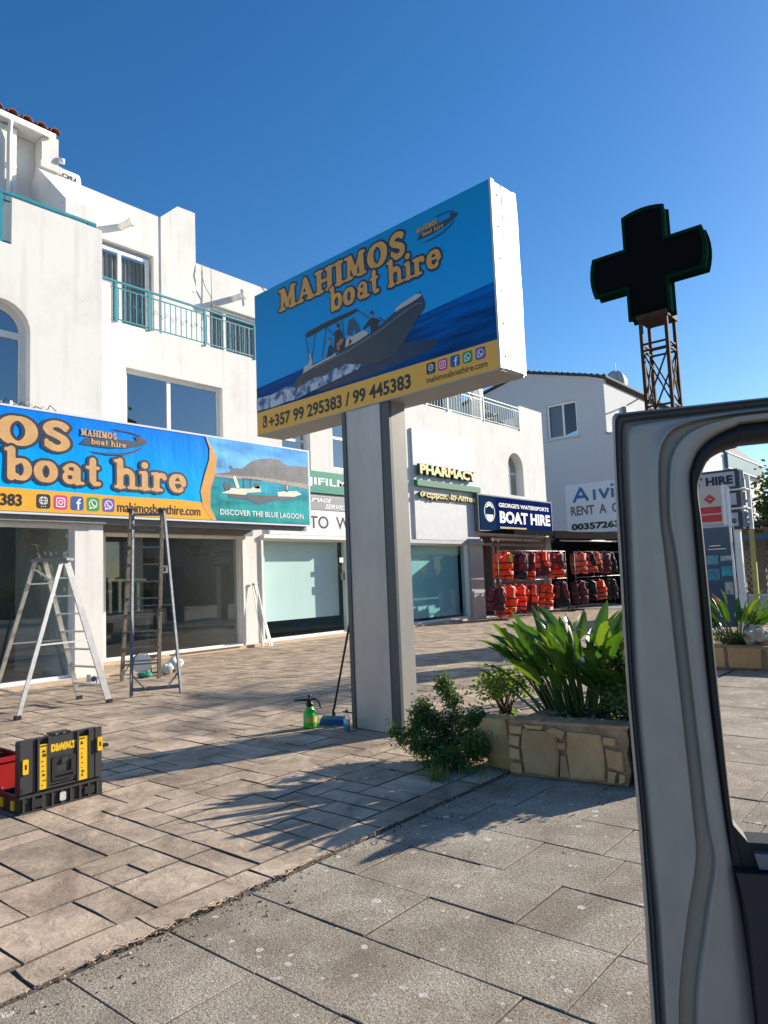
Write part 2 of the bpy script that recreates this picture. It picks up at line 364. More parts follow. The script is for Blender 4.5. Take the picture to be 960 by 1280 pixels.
def oval_logo(F, a0, a1, b0, b1, parent, c, dark, line, gold):
    """pointed oval swoosh with two short lines of lettering"""
    W = a1-a0; H = b1-b0; g = lambda L: [(a0+W*x, b0+H*y) for x, y in L]
    decal(F, g([(0,.28),(.10,.54),(.84,.66),(.80,.84),(.90,.80),(1,.70),(.99,.58),(.90,.50),(.70,.34),(.4,.26),(.15,.26)]), c, dark, parent, 'logo_swoosh')
    decal(F, g([(.12,.07),(.22,.01),(.42,.0),(.62,.05),(.80,.20),(.93,.42),(.90,.42),(.78,.26),(.60,.12),(.40,.07),(.22,.06)]), c, line, parent, 'logo_arc')
    decal(F, g([(.45,.98),(.55,1.0),(.72,.98),(.9,.9),(.93,.80),(.85,.88),(.7,.93),(.55,.94)]), c, line, parent, 'logo_arc')
    fancy('MAHIMOS', F, a0+W*.01, a0+W*.53, b0+H*.60, b0+H*.84, gold, line, parent, grow=.05, res=12, c=c-.003)
    fancy('boat hire', F, a0+W*.15, a0+W*.67, b0+H*.33, b0+H*.53, gold, line, parent, grow=.03, res=12, c=c-.003)
# ================================================================== GROUND
def stone_mat(name, c1, c2, rnd, bscale, bump, spots=False, fine=90):
    m, n, b = node_mat(name); L = n.links.new; N = n.nodes.new
    tc = N('ShaderNodeTexCoord'); geo = N('ShaderNodeNewGeometry'); src = geo.outputs['Position']
    a = N('ShaderNodeTexNoise'); a.inputs['Scale'].default_value = 2.2; a.inputs['Detail'].default_value = 9; a.inputs['Roughness'].default_value = .65; a.inputs['Distortion'].default_value = .8
    L(src, a.inputs['Vector'])
    cr = N('ShaderNodeValToRGB'); cr.color_ramp.elements[0].position = .36; cr.color_ramp.elements[1].position = .64
    cr.color_ramp.elements[0].color = (*c1, 1); cr.color_ramp.elements[1].color = (*c2, 1); L(a.outputs['Fac'], cr.inputs[0])
    last = cr.outputs[0]
    f = N('ShaderNodeTexNoise'); f.inputs['Scale'].default_value = fine; f.inputs['Detail'].default_value = 3; L(src, f.inputs['Vector'])
    fr = N('ShaderNodeMapRange'); fr.inputs['From Min'].default_value = .3; fr.inputs['From Max'].default_value = .7
    fr.inputs['To Min'].default_value = .62 if spots else .82; fr.inputs['To Max'].default_value = 1.38 if spots else 1.16; L(f.outputs['Fac'], fr.inputs[0])
    h = N('ShaderNodeHueSaturation'); L(fr.outputs[0], h.inputs['Value']); L(last, h.inputs['Color']); last = h.outputs[0]
    oi = N('ShaderNodeObjectInfo'); mr = N('ShaderNodeMapRange'); mr.inputs['To Min'].default_value = 1-rnd; mr.inputs['To Max'].default_value = 1+rnd
    L(oi.outputs['Random'], mr.inputs[0]); h2 = N('ShaderNodeHueSaturation'); L(mr.outputs[0], h2.inputs['Value']); L(last, h2.inputs['Color']); last = h2.outputs[0]
    if spots:   # trodden pale spots and dark stains
        bl = N('ShaderNodeTexNoise'); bl.inputs['Scale'].default_value = 1.6; bl.inputs['Detail'].default_value = 10; bl.inputs['Roughness'].default_value = .7; L(src, bl.inputs['Vector'])
        br = N('ShaderNodeValToRGB'); br.color_ramp.elements[0].position = .46; br.color_ramp.elements[1].position = .66; L(bl.outputs['Fac'], br.inputs[0])
        bk = N('ShaderNodeMath'); bk.operation = 'MULTIPLY'; bk.inputs[1].default_value = .62; L(br.outputs[0], bk.inputs[0])
        bm_ = N('ShaderNodeMixRGB'); bm_.inputs[2].default_value = (.19,.145,.10, 1); L(bk.outputs[0], bm_.inputs[0]); L(last, bm_.inputs[1]); last = bm_.outputs[0]
        for sc, th, colr, rad in ((7.5, .085, (.70,.67,.62), 1), (5.3, .04, (.10,.08,.06), 2), (13, .08, (.62,.59,.53), 3), (10, .05, (.09,.075,.06), 4)):
            v = N('ShaderNodeTexVoronoi'); v.inputs['Scale'].default_value = sc; mp = N('ShaderNodeMapping'); mp.inputs['Location'].default_value = (rad*3.3, rad, 0)
            mp.inputs['Rotation'].default_value = (0, 0, rad); L(src, mp.inputs[0])
            dn = N('ShaderNodeTexNoise'); dn.inputs['Scale'].default_value = 30; L(src, dn.inputs['Vector'])
            ad = N('ShaderNodeMixRGB'); ad.blend_type = 'ADD'; ad.inputs[0].default_value = .035; L(mp.outputs[0], ad.inputs[1]); L(dn.outputs['Color'], ad.inputs[2])
            L(ad.outputs[0], v.inputs['Vector'])
            wn = N('ShaderNodeMath'); wn.operation = 'LESS_THAN'; L(v.outputs['Distance'], wn.inputs[0])
            sx = N('ShaderNodeSeparateColor'); L(v.outputs['Color'], sx.inputs[0])
            mm = N('ShaderNodeMath'); mm.operation = 'MULTIPLY'; mm.inputs[1].default_value = th*2.2; L(sx.outputs[0], mm.inputs[0]); L(mm.outputs[0], wn.inputs[1])
            k = N('ShaderNodeMath'); k.operation = 'MULTIPLY'; k.inputs[1].default_value = .75; L(wn.outputs[0], k.inputs[0])
            mx = N('ShaderNodeMixRGB'); mx.inputs[2].default_value = (*colr, 1); L(k.outputs[0], mx.inputs[0]); L(last, mx.inputs[1]); last = mx.outputs[0]
    else:       # dirt collected in patches
        d = N('ShaderNodeTexNoise'); d.inputs['Scale'].default_value = .7; d.inputs['Detail'].default_value = 12; d.inputs['Roughness'].default_value = .7; L(src, d.inputs['Vector'])
        dr = N('ShaderNodeValToRGB'); dr.color_ramp.elements[0].position = .56; dr.color_ramp.elements[1].position = .70; L(d.outputs['Fac'], dr.inputs[0])
        k = N('ShaderNodeMath'); k.operation = 'MULTIPLY'; k.inputs[1].default_value = .45; L(dr.outputs[0], k.inputs[0])
        mx = N('ShaderNodeMixRGB'); mx.inputs[2].default_value = (.14,.11,.09, 1); L(k.outputs[0], mx.inputs[0]); L(last, mx.inputs[1]); last = mx.outputs[0]
    L(last, b.inputs['Base Color']); b.inputs['Roughness'].default_value = .8; b.inputs['Specular IOR Level'].default_value = .3
    nb = N('ShaderNodeTexNoise'); nb.inputs['Scale'].default_value = bscale; nb.inputs['Detail'].default_value = 7; nb.inputs['Roughness'].default_value = .6; nb.inputs['Distortion'].default_value = .5
    L(src, nb.inputs['Vector']); bp = N('ShaderNodeBump'); bp.inputs['Strength'].default_value = bump; bp.inputs['Distance'].default_value = .012
    L(nb.outputs['Fac'], bp.inputs['Height']); L(bp.outputs[0], b.inputs['Normal']); return m
PAVE = stone_mat('stamped_stone', (.25,.19,.14), (.53,.425,.315), .2, 9, 1.0)
SLAB = stone_mat('aggregate_slab', (.27,.23,.18), (.44,.385,.31), .07, 110, 1.0, True, 75)
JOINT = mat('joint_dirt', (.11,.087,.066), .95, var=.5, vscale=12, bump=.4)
MB_ = MB()
g = MB(); g.box(-500, 900, -500, 900, -.30, -.055)
g.build('ground', mat('ground_concrete', (.30,.28,.25), .9, var=.15, vscale=.4, bump=.3), kind='structure')
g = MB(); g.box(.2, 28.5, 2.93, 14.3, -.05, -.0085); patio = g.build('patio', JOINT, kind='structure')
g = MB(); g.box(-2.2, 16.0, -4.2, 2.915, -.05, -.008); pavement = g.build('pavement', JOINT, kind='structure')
def block(sx, sy, bev=.007, d=.02, rag=.004, seed=0, soft=False):
    """stone seen from above: slightly ragged edge, chamfer, flat top"""
    rg = random.Random(seed); mb = MB(); n = 2 if max(sx, sy) > .3 else 1
    P = []
    cs = [(-1,-1),(1,-1),(1,1),(-1,1)]
    for k in range(4):
        (ax, ay), (bx, by) = cs[k], cs[(k+1)%4]
        for i in range(n):
            t = i/n; x = (ax+(bx-ax)*t)*sx/2; y = (ay+(by-ay)*t)*sy/2
            P.append((x+rg.uniform(-rag, rag), y+rg.uniform(-rag, rag)))
    N_ = len(P); bev = bev*1.0; V = [(x, y, -d) for x, y in P] + [(x, y, -bev) for x, y in P] + [(x*(1-2*bev/sx), y*(1-2*bev/sy), 0) for x, y in P]
    F = [tuple(range(2*N_, 3*N_))]
    for r in (0, 1): F += [(r*N_+i, r*N_+(i+1)%N_, (r+1)*N_+(i+1)%N_, (r+1)*N_+i) for i in range(N_)]
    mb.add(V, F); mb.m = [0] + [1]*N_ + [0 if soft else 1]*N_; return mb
def lay(tiles, parent, name, mt, limit=300, jt=.012, bev=.007, thick=.02, tilt=.004, rag=.0035, soft=False):
    """tiles: (x0, y0, sx, sy). The nearest become parts that share meshes, the rest one joined part."""
    tiles.sort(key=lambda t: (t[0]+t[2]/2)**2 + (t[1]+t[3]/2)**2 if (t[1]+t[3] > .12*t[0] and t[0] > .8) else 1e6+t[0]**2+t[1]**2)
    cache = {}; rest = MB()
    for i, (x, y, sx, sy) in enumerate(tiles):
        key = (round(sx, 3), round(sy, 3), random.randrange(3)); z = random.uniform(-.0025, .0025)
        if i < limit:
            if key not in cache:
                o = block(sx-jt, sy-jt, bev, thick, rag, int(key[0]*91+key[1]*977+key[2]*13), soft).build(name, mt, parent); cache[key] = o.data
            else:
                o = bpy.data.objects.new(name, cache[key]); COL.objects.link(o); o.parent = parent
            o.location = (x+sx/2, y+sy/2, z); o.rotation_euler = (random.uniform(-tilt, tilt), random.uniform(-tilt, tilt), 0)
        else:
            b = block(sx-jt, sy-jt, bev, thick, rag, i, soft); rest.add([(vx+x+sx/2, vy+y+sy/2, vz+z) for vx, vy, vz in b.v], b.f); rest.m[-len(b.m):] = b.m
    if rest.v: o = rest.build(name+'s_beyond', mt, parent); o['kind'] = 'stuff'
U = .208; nx, ny = int(27.4/U), int((14.0-3.16)/U)
occ = np.zeros((nx, ny), bool); tiles = []
x = .35
while x < 27.6:
    L_ = random.choice((.44, .55, .66)); tiles.append((x, 2.945, L_, .215)); x += L_
sizes = [(2,3),(2,2),(3,2),(1,2),(2,1),(1,1),(2,2),(1,3),(1,2),(2,1)]
for i in range(nx):
    for j in range(ny):
        if occ[i, j]: continue
        random.shuffle(sizes)
        for a, b in sizes + [(1, 1)]:
            if i+a <= nx and j+b <= ny and not occ[i:i+a, j:j+b].any():
                occ[i:i+a, j:j+b] = True; tiles.append((.35+i*U, 3.16+j*U, a*U, b*U)); break
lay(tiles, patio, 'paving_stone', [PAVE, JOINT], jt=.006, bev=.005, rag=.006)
tiles = []; P_ = .462; xi = 0
x = 3.29 - 11*P_
while x < 15.5:
    off = (2.93 - random.choice((.43, .88, .6, .3)))
    y = 2.91; first = True
    while y > -4:
        h = (y - off) if first else P_
        first = False; tiles.append((x, y-h, P_, h)); y -= h
    x += P_
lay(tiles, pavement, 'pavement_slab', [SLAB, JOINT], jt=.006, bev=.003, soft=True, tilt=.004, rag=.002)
# crumbs of earth, leaves and grit along the seam between patio and pavement
mb = MB()
for i in range(900):
    x = random.uniform(.9, 5.2); y = 2.93 + random.gauss(0, .022) - (random.random()**4)*.3; s = random.uniform(.002, .007)
    if i % 9 == 0: s *= 1.6
    c = Vector((x, y, s*.4)); a = random.uniform(0, 6.3); u = Vector((math.cos(a), math.sin(a), random.uniform(-.3,.3)))*s; v = Vector((-math.sin(a), math.cos(a), random.uniform(-.3,.3)))*s*.6
    t = Vector((0,0,s*.8)); mb.add([c-u-v, c+u-v, c+u+v, c-u+v, c+t], [(0,1,4),(1,2,4),(2,3,4),(3,0,4)], random.randrange(3))
for k in range(14):   # dry twisted runners
    x = random.uniform(1.5, 4.4); pts = [(x+i*.03, 2.935+random.gauss(0,.014), .006+random.random()*.012) for i in range(random.randint(3, 9))]
    mb.tube(pts, .0035, 4, 1)
mb.build('leaf_litter', [mat('litter_dark', (.07,.05,.035), .9), mat('litter_tan', (.42,.33,.22), .9), mat('litter_brown', (.18,.12,.075), .9)], kind='stuff')
bpy.data.objects['leaf_litter']['label'] = 'dry leaf crumbs and grit along the seam between patio and pavement'

# ================================================================== BUILDING
def window(parent, Fm, a0, a1, b0, b1, splits=(), hsplits=(), t=.06, glass=None, depth=.06, curtain=None, inner=None, shape=None, fm=None, c=0.0, name='window'):
    mb = MB(); fm = fm or TRIM
    if shape:
        o = shape(a0, a1, b0, b1); q = shape(a0+t, a1-t, b0+t, b1-t); mb.plate(Fm, [o, q], c, c+depth)
    else:
        mb.plate(Fm, [rect(a0, a1, b0, b1), rect(a0+t, a1-t, b0+t, b1-t)], c, c+depth)
    for s in splits: mb.fbox(Fm, s-t/2, s+t/2, b0+t, b1-t, c+.004, c+depth-.004)
    for s in hsplits: mb.fbox(Fm, a0+t, a1-t, s-t/2, s+t/2, c+.006, c+depth-.006)
    f = mb.build(name, fm, parent)
    xs = [a0+t] + list(splits) + [a1-t]
    if shape:
        g = MB(); g.plate(Fm, [shape(a0+t*.9, a1-t*.9, b0+t*.9, b1-t*.9)], c+depth*.6, None); g.build('pane', glass or DGLASS, f)
    else:
        for i in range(len(xs)-1):
            g = MB(); tl = random.uniform(-.002, .002)
            g.add([Fm(xs[i], b0+t*.5, c+depth*.5+tl), Fm(xs[i+1], b0+t*.5, c+depth*.5-tl), Fm(xs[i+1], b1-t*.5, c+depth*.5-tl*.4), Fm(xs[i], b1-t*.5, c+depth*.5+tl*.6)], [(0,1,2,3)]); g.build('pane', glass or DGLASS, f, fix=False)
    if curtain:
        for (x0, x1) in curtain:
            g = MB(); n = max(8, int((x1-x0)*40)); V = []
            for i in range(n+1):
                x = x0+(x1-x0)*i/n; d = c+depth+.08+.025*math.sin(i*1.35)+.012*math.sin(i*.5)
                V += [Fm(x, b0+t, d), Fm(x, b1-t, d)]
            g.add(V, [(2*i, 2*i+2, 2*i+3, 2*i+1) for i in range(n)], 0, True); g.build('curtain', inner or mat('net_curtain', (.42,.44,.45), .9, var=.1), f)
    return f
B = thing('shop_building', 'long white two storey building with shops at street level and turquoise balcony railings', 'building', (6.65, 14, 0))
F14 = XY(14.0); F12 = XY(12.05); F15 = XY(15.2)
# main facade
mb = MB()
holes = [rect(7.78,11.33,.075,2.70), rect(12.0,15.25,.09,2.68), rect(15.7,17.75,.09,2.68), rect(18.1,21.42,.085,2.64), rect(22.3,27.45,.02,2.98),
         rect(8.27,10.86,4.5,6.36), rect(12.78,13.82,4.4,6.36), rect(14.72,16.3,4.72,6.36), arch(24.62,25.82,4.62,6.34)]
mb.plate(F14, [[(6.66,0),(27.7,0),(27.7,8.36),(25.78,8.36),(25.78,7.33),(7.97,7.33),(7.97,8.2),(6.66,8.2)]] + holes, 0, .30)
mb.box(27.45, 27.698, 14.3, 22, 0, 8.3); mb.build('wall', WHITE, B)
mb = MB(); mb.box(6.9, 23.4, 14.302, 15.198, 7.02, 7.25); mb.box(23.4, 27.44, 14.302, 22, 7.02, 7.25)
mb.build('balcony_floor', WHITE, B)
mb = MB()
mb.plate(F15, [[(6.66,7.0),(23.4,7.0),(23.4,10.0),(10.985,10.0),(10.985,10.05),(9.95,10.05),(9.95,10.85),(6.66,10.85)], rect(8.1,9.75,7.27,9.76), rect(11.42,13.5,7.27,9.02), rect(16,18,7.27,9.1), rect(20,22.4,7.27,9.2)], 0, .25)
mb.plate(XY(15.175), [[(9.95,7.251),(10.985,7.251),(10.985,11.35),(10.45,11.33),(9.95,10.86)]], 0, .27)
mb.box(23.15, 23.398, 15.452, 22, 7.2, 9.95); mb.build('upper_wall', WHITE, B)
mb = MB(); mb.box(6.9, 23.2, 20, 20.2, 0, 9.5); mb.box(6.9, 27.4, 14.31, 20, 3.4, 3.6); mb.box(6.9, 23.2, 15.46, 20, 9.3, 9.5); mb.build('inner_walls', DARKIN, B)
# left block
mb = MB()
low = [(-2,0),(6.65,0),(6.65,8.19),(5.03,8.19),(5.03,7.36),(-2,7.36)]
mb.plate(F12, [low, rect(1.4,6.13,.06,2.66), arch(4.39,5.35,4.5,6.39)], 0, .28)
mb.box(6.40, 6.648, 12.331, 15.2, 0, 8.188); mb.box(5.03, 5.2, 12.332, 13.6, 7.2, 8.188)
mb.build('corner_block_wall', WHITE, B)
mb = MB(); mb.box(-2, 6.38, 12.34, 15.2, 7.05, 7.2); mb.box(-2, 6.38, 12.34, 15.2, 3.3, 3.5); mb.build('corner_block_floors', WHITE, B)
mb = MB(); mb.box(-2, 6.38, 15.0, 15.15, 0, 7.0); mb.build('corner_block_back', DARKIN, B)
# stair parapet wedge on the terrace of the corner block
mb = MB(); P = [(15.4,7.2),(15.4,9.75),(14.45,10.38),(13.25,9.25),(13.25,8.0),(13.25,7.2)]
mb.plate(YZ(6.55), [P], 0, .62); mb.build('stair_parapet', WHITE, B)
# top storey with pilaster, gutter, downpipe and tiled eaves
mb = MB(); mb.plate(XY(14.80), [rect(-1,6.62,7.2,11.10)], 0, .3); mb.box(6.63, 6.985, 14.45, 16.8, 7.2, 11.2); mb.box(6.58, 7.03, 14.38, 14.448, 10.42, 10.56)
mb.box(5.78, 6.14, 14.50, 14.798, 8.4, 11.05); mb.build('top_storey_wall', WHITE, B)
mb = MB(); mb.tube([(5.96,14.43,8.2),(5.96,14.43,10.75),(5.96,14.40,10.95),(5.96,14.36,11.1)], .05, 8); mb.tube([(-1,14.36,11.17),(6.86,14.36,11.17)], .062, 10); mb.box(-1,6.6,14.40,14.85,11.19,11.23)
mb.tube([(5.80,14.46,10.2),(6.12,14.46,10.2)], .02, 6); mb.tube([(6.99,14.46,10.75),(7.09,14.4,10.73)], .06, 8); mb.build('gutter', TRIM, B)
TILE = mat('roof_tile', (.22,.06,.035), .8, var=.4, vscale=9)
roof = MB(); roof.hexa([(-1,14.42,11.2),(6.95,14.42,11.2),(6.95,18,12.4),(-1,18,12.4),(-1,14.42,11.23),(6.95,14.42,11.23),(6.95,18,12.44),(-1,18,12.44)]); roof = roof.build('roof', TILE, B); mb = MB(); mb.box(-1,6.62,14.37,14.79,11.105,11.185); mb.build('eaves_board', TRIM, B)
t0 = None
for i in range(24):
    x = 6.86 - i*.29
    mb = MB(); n = 7; V = []
    for (y, z, r) in ((14.33,11.25,.115),(18,12.46,.10)):
        for k in range(n): t = math.pi*k/(n-1); V.append((x+r*math.cos(t), y, z+r*math.sin(t)*.95))
    for (y, z, r) in ((14.33,11.25,.092),(18,12.46,.08)):
        for k in range(n): t = math.pi*k/(n-1); V.append((x+r*math.cos(t), y, z+r*math.sin(t)*.95))
    F = []
    for k in range(n-1): F += [(k,k+1,n+k+1,n+k), (2*n+k,3*n+k,3*n+k+1,2*n+k+1), (k,2*n+k,2*n+k+1,k+1)]
    if i < 8: mb.add(V, F, 0, True); mb.build('roof_tile', TILE, roof)
# windows and doors of the upper floors
DOORG = glass_mat('door_glass', (.9,.92,.92), .30)
CURT = mat('grey_curtain', (.20,.215,.225), .9, var=.12)
window(B, XY(15.3), 8.1, 9.68, 7.27, 9.66, splits=(8.89,), t=.085, glass=DOORG, curtain=[(8.1,9.65)], inner=CURT, name='balcony_door')
window(B, XY(15.3), 11.42, 13.5, 7.27, 9.0, splits=(11.99,), t=.07, glass=DOORG, curtain=[(11.45,13.45)], inner=CURT, name='balcony_door')
window(B, XY(15.3), 16, 18, 7.27, 9.1, splits=(17,), t=.07, glass=DOORG, curtain=[(16.05,17.95)], inner=CURT, name='balcony_door')
window(B, XY(15.3), 20, 22.4, 7.27, 9.2, splits=(21.2,), t=.07, glass=DOORG, curtain=[(20.05,22.35)], inner=mat('blue_curtain', (.05,.09,.14), .9, var=.1), name='balcony_door')
window(B, XY(14.12), 8.27, 10.86, 4.5, 6.36, splits=(9.42,), t=.09, name='window')
window(B, XY(14.16), 12.78, 13.82, 4.4, 6.36, hsplits=(5.4,), t=.07)
window(B, XY(14.12), 14.72, 16.3, 4.72, 6.36, splits=(15.5,), hsplits=(5.66,), t=.08)
window(B, XY(14.27), 24.62, 25.82, 4.62, 6.34, t=.07, shape=arch, glass=glass_mat('pale_glass', (.35,.45,.47), 4), hsplits=(5.55,))
window(B, XY(12.22), 4.39, 5.35, 4.5, 6.39, t=.11, shape=arch, hsplits=(5.86,), name='arched_window')
# brown pane stand-in of real frames: shopfronts
def shopfront(a0, a1, b0, b1, Y, splits=(), t=.05, glass=GLASS, name='shop_window', sill=.05):
    f = window(B, XY(Y), a0, a1, b0, b1, splits=splits, t=t, glass=glass, depth=.07, name=name); return f
shopfront(7.78, 11.33, .075, 2.70, 14.10, splits=())
shopfront(1.4, 6.13, .06, 2.66, 12.15, splits=(3.7,))
TG = glass_mat('teal_glass', (.80,.92,.91), .40)
TG2 = glass_mat('deep_teal_glass', (.50,.74,.76), .4)
shopfront(12.0, 15.25, .09, 2.68, 14.10, glass=TG)
shopfront(15.7, 17.75, .09, 2.68, 14.10, splits=(16.7,), glass=TG)
shopfront(18.1, 21.42, .085, 2.64, 14.10, glass=TG2)
BL = mat('roller_blind', (.74,.78,.78), .8, var=.04, vscale=.8)
mb = MB(); mb.box(12.05, 15.2, 14.42, 14.44, .55, 2.66); mb.build('roller_blind', BL, B)
mb = MB(); mb.box(18.15, 21.4, 14.42, 14.44, .20, 2.62); mb.build('roller_blind', BL, B)
mb = MB(); mb.box(12.3,12.34,14.3,14.4,.6,2.6); mb.build('blind_cord', TRIM, B)
# tiled ledges at the foot of the shop windows
LEDGE = mat('ledge_tile', (.56,.42,.30), .7, var=.12, vscale=6)
mb = MB(); mb.box(6.66, 21.4, 13.86, 13.998, -.02, .07); mb.box(-2, 6.64, 11.84, 12.048, -.02, .055); mb.build('ledge', LEDGE, B)
# interiors of the two empty shops
mb = MB(); mb.box(6.95,11.9,14.4,19.9,-.01,.04); mb.box(-2,6.3,12.4,15,-.01,.035); mb.build('shop_floor', mat('shop_floor_tile', (.30,.29,.26), .35, var=.1), B)
mb = MB(); mb.box(11.6,11.9,14.4,20,0,3.3); mb.box(6.92,7.0,14.4,20,0,3.3); mb.box(9.9,10.25,16.6,16.95,0,3.3); mb.box(7.0,11.6,19.6,19.8,0,3.3); mb.box(5.3,5.5,13.6,14.2,0,3.2); mb.build('shop_partition', mat('partition', (.52,.54,.52), .8, var=.08), B)
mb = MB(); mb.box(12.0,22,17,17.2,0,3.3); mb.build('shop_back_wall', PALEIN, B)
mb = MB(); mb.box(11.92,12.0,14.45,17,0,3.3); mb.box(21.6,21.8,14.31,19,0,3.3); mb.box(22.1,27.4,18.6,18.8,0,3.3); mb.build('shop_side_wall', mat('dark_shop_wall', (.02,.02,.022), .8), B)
# grey steel pillar and window head by the pharmacy
mb = MB(); mb.box(21.44,22.28,13.90,13.998,0,2.76); mb.box(21.44,22.28,13.82,13.898,2.62,2.76); mb.box(18.05,21.43,13.93,13.998,2.645,2.76); mb.build('steel_pillar', mat('grey_steel', (.36,.38,.40), .5, .2, var=.1), B)
mb = MB(); mb.box(12.0,15.3,13.90,13.998,2.685,2.78); mb.box(11.34,11.4,13.95,13.998,.08,2.75); mb.box(11.94,11.999,13.95,13.998,.08,2.75); mb.build('window_head', TRIM, B)
mb = MB()
for x in (22.32, 23.12, 23.5): mb.box(x, x+.09, 13.98, 14.06, .02, 2.9)
mb.box(22.31,27.4,13.98,14.05,2.62,2.70); mb.build('door_frame', mat('grey_frame', (.34,.35,.36), .5), B)
# rain spouts on the upper wall
for x, z in ((8.86,10.17),(12.2,9.33),(18.6,9.4)):
    mb = MB(); n = 10
    for r0_, r1_ in ((.085,.085),): mb.tube([(x,15.25,z+.03),(x+.02,14.72,z)], r0_, n)
    mb.tube([(x+.02,14.78,z),(x+.024,14.66,z-.005)], .105, n); mb.build('rain_spout', WHITE, B)
# cables on the upper wall
mb = MB(); mb.tube([(11.15,15.11,10.0),(11.1,15.1,9.7),(11.2,15.1,9.4),(11.4,15.1,9.15),(11.42,15.1,8.6)], .012, 5); mb.tube([(11.42,15.11,9.95),(11.42,15.1,9.1)], .01, 5)
mb.tube([(13.0,15.0,9.95),(13.3,14.9,9.6)], .018, 5); mb.build('wall_cable', mat('cable_grey', (.25,.24,.22), .7), B)
# balcony railings
def railing(parent, Fm, a0, a1, b0, b1, posts, step, mt, scroll=True, top=.035):
    mb = MB(); mb.fbox(Fm, a0, a1, b1-top, b1, -.03, .03); mb.fbox(Fm, a0, a1, b1-.16, b1-.135, -.012, .012); mb.fbox(Fm, a0, a1, b0+.04, b0+.065, -.012, .012)
    for p in posts: mb.fbox(Fm, p-.025, p+.025, b0-.02, b1-top, -.025, .025)
    r = mb.build('railing', mt, parent); me = None; x = a0+step; i = 0
    while x < a1-step*.4:
        if all(abs(x-p) > .05 for p in posts):
            q = MB(); q.fbox(Fm, x-.008, x+.008, b0+.065, b1-.16, -.008, .008); q.build('baluster', mt, r)
        x += step
    if scroll:
        q = MB(); n = int((a1-a0)/.27)
        for k in range(n):
            cx = a0+.2+k*.27; cz = (b0+b1)/2-.06
            for sg in (-1, 1):
                pts = [Fm(cx+sg*(.055-.05*t)*math.cos(t*7)+sg*.055, cz+sg*.03+(.07-.06*t)*math.sin(t*7), -.012) for t in [i/9 for i in range(10)]]
                q.tube(pts, .0055, 4)
        o = q.build('scroll_band', mt, r); o['kind'] = 'stuff'
    return r
railing(B, XY(13.99), 7.95, 12.9, 7.33, 8.24, (8.03, 8.85, 10.36, 11.92), .145, TEAL)
mb = MB(); mb.box(6.66, 7.95, 13.96, 14.02, 8.205, 8.25); mb.build('railing_handrail', TEAL, B)
railing(B, XY(13.99), 12.9, 18.3, 7.33, 8.24, (14.2, 15.7, 17.2), .145, TEAL)
railing(B, XY(13.99), 18.3, 25.77, 7.33, 8.24, (18.35, 20.6, 22.99, 25.7), .17, mat('grey_green_rail', (.16,.23,.24), .45, .3), scroll=False)
railing(B, XY(12.12), 1.0, 5.02, 7.36, 8.28, (1.1, 3, 4.88), .15, TEAL, scroll=False)
mb = MB(); mb.box(5.02, 6.56, 12.09, 12.15, 8.255, 8.305); mb.box(6.40,6.56,12.10,12.14,8.19,8.255); mb.build('railing_handrail', TEAL, B)
# roof clutter at the right end
t = thing('satellite_dish', 'white satellite dish and mast on the terrace above the pharmacy', 'satellite dish', (23.6, 15, 7.25))
mb = MB(); n = 14; V = [Vector((23.5,14.9,8.72))]; F = []
for rr, dd in ((.2,.04),(.38,.13)):
    for k in range(n): a = 2*math.pi*k/n; V.append(Vector((23.5-dd*.5, 14.9-dd, 8.72)) + Vector((math.cos(a)*rr*.9, .3*math.cos(a)*rr, math.sin(a)*rr)))
for k in range(n): F += [(0, 1+k, 1+(k+1)%n), (1+k, 1+n+k, 1+n+(k+1)%n, 1+(k+1)%n)]
mb.add(V, F, 0, True); mb.build('dish', TRIM, t)
mb = MB(); mb.tube([(23.6,15,7.25),(23.6,15,9.15)], .03, 6); mb.tube([(23.6,15,8.4),(23.15,14.6,8.5)], .02, 5); mb.build('mast', STEEL, t)
t = thing('terrace_chair_stack', 'jumble of dark chairs stacked behind the terrace railing', 'chairs', (24.6, 14.8, 7.25))
for k in range(3):
    mb = MB(); x = 24.3+k*.42; z = 7.28+(k%2)*.25
    for dx in (0,.36):
        for dy in (0,.36): mb.tube([(x+dx,14.6+dy,z),(x+dx,14.6+dy,z+.42)], .015, 5)
    mb.box(x-.02,x+.4,14.58,15.0,z+.42,z+.45)
    for dx in (0,.12,.24,.36): mb.tube([(x+dx,14.98,z+.45),(x+dx,15.08,z+.9)], .013, 5)
    mb.build('chair_frame', BLACK, t)
t = thing('white_terrace_cabinet', 'white cabinet standing on the terrace beside the satellite dish', 'cabinet', (23.3,14.9,7.25))
mb = MB(); mb.box(23.9,24.2,14.7,15.1,7.25,8.9); mb.build('body', TRIM, t); mb = MB(); mb.box(23.92,24.18,14.685,14.70,7.35,8.8); mb.build('door', mat('cab_door', (.6,.6,.58), .6), t)
# solar water tank
t = thing('solar_water_tank', 'white solar water tank with black lettering on the roof beside the tiled top storey', 'water tank', (7.9, 15.9, 10.6))
mb = MB(); mb.tube([(7.3,15.9,11.22),(7.34,15.9,11.22),(8.1,15.9,11.22),(8.16,15.9,11.22)], [.16,.24,.24,.15], 18); mb.build('tank', TRIM, t)
mb = MB(); mb.box(7.4,7.45,15.8,16.0,10.3,11.0); mb.box(8.0,8.05,15.8,16.0,10.3,11.0); mb.build('stand', STEEL, t)
text('ΣON', frame((7.5,15.655,11.2),(1,0,0),(0,0,1),(0,1,0)), 0, .5, -.06, .06, PRINTK, t, bold=.02)
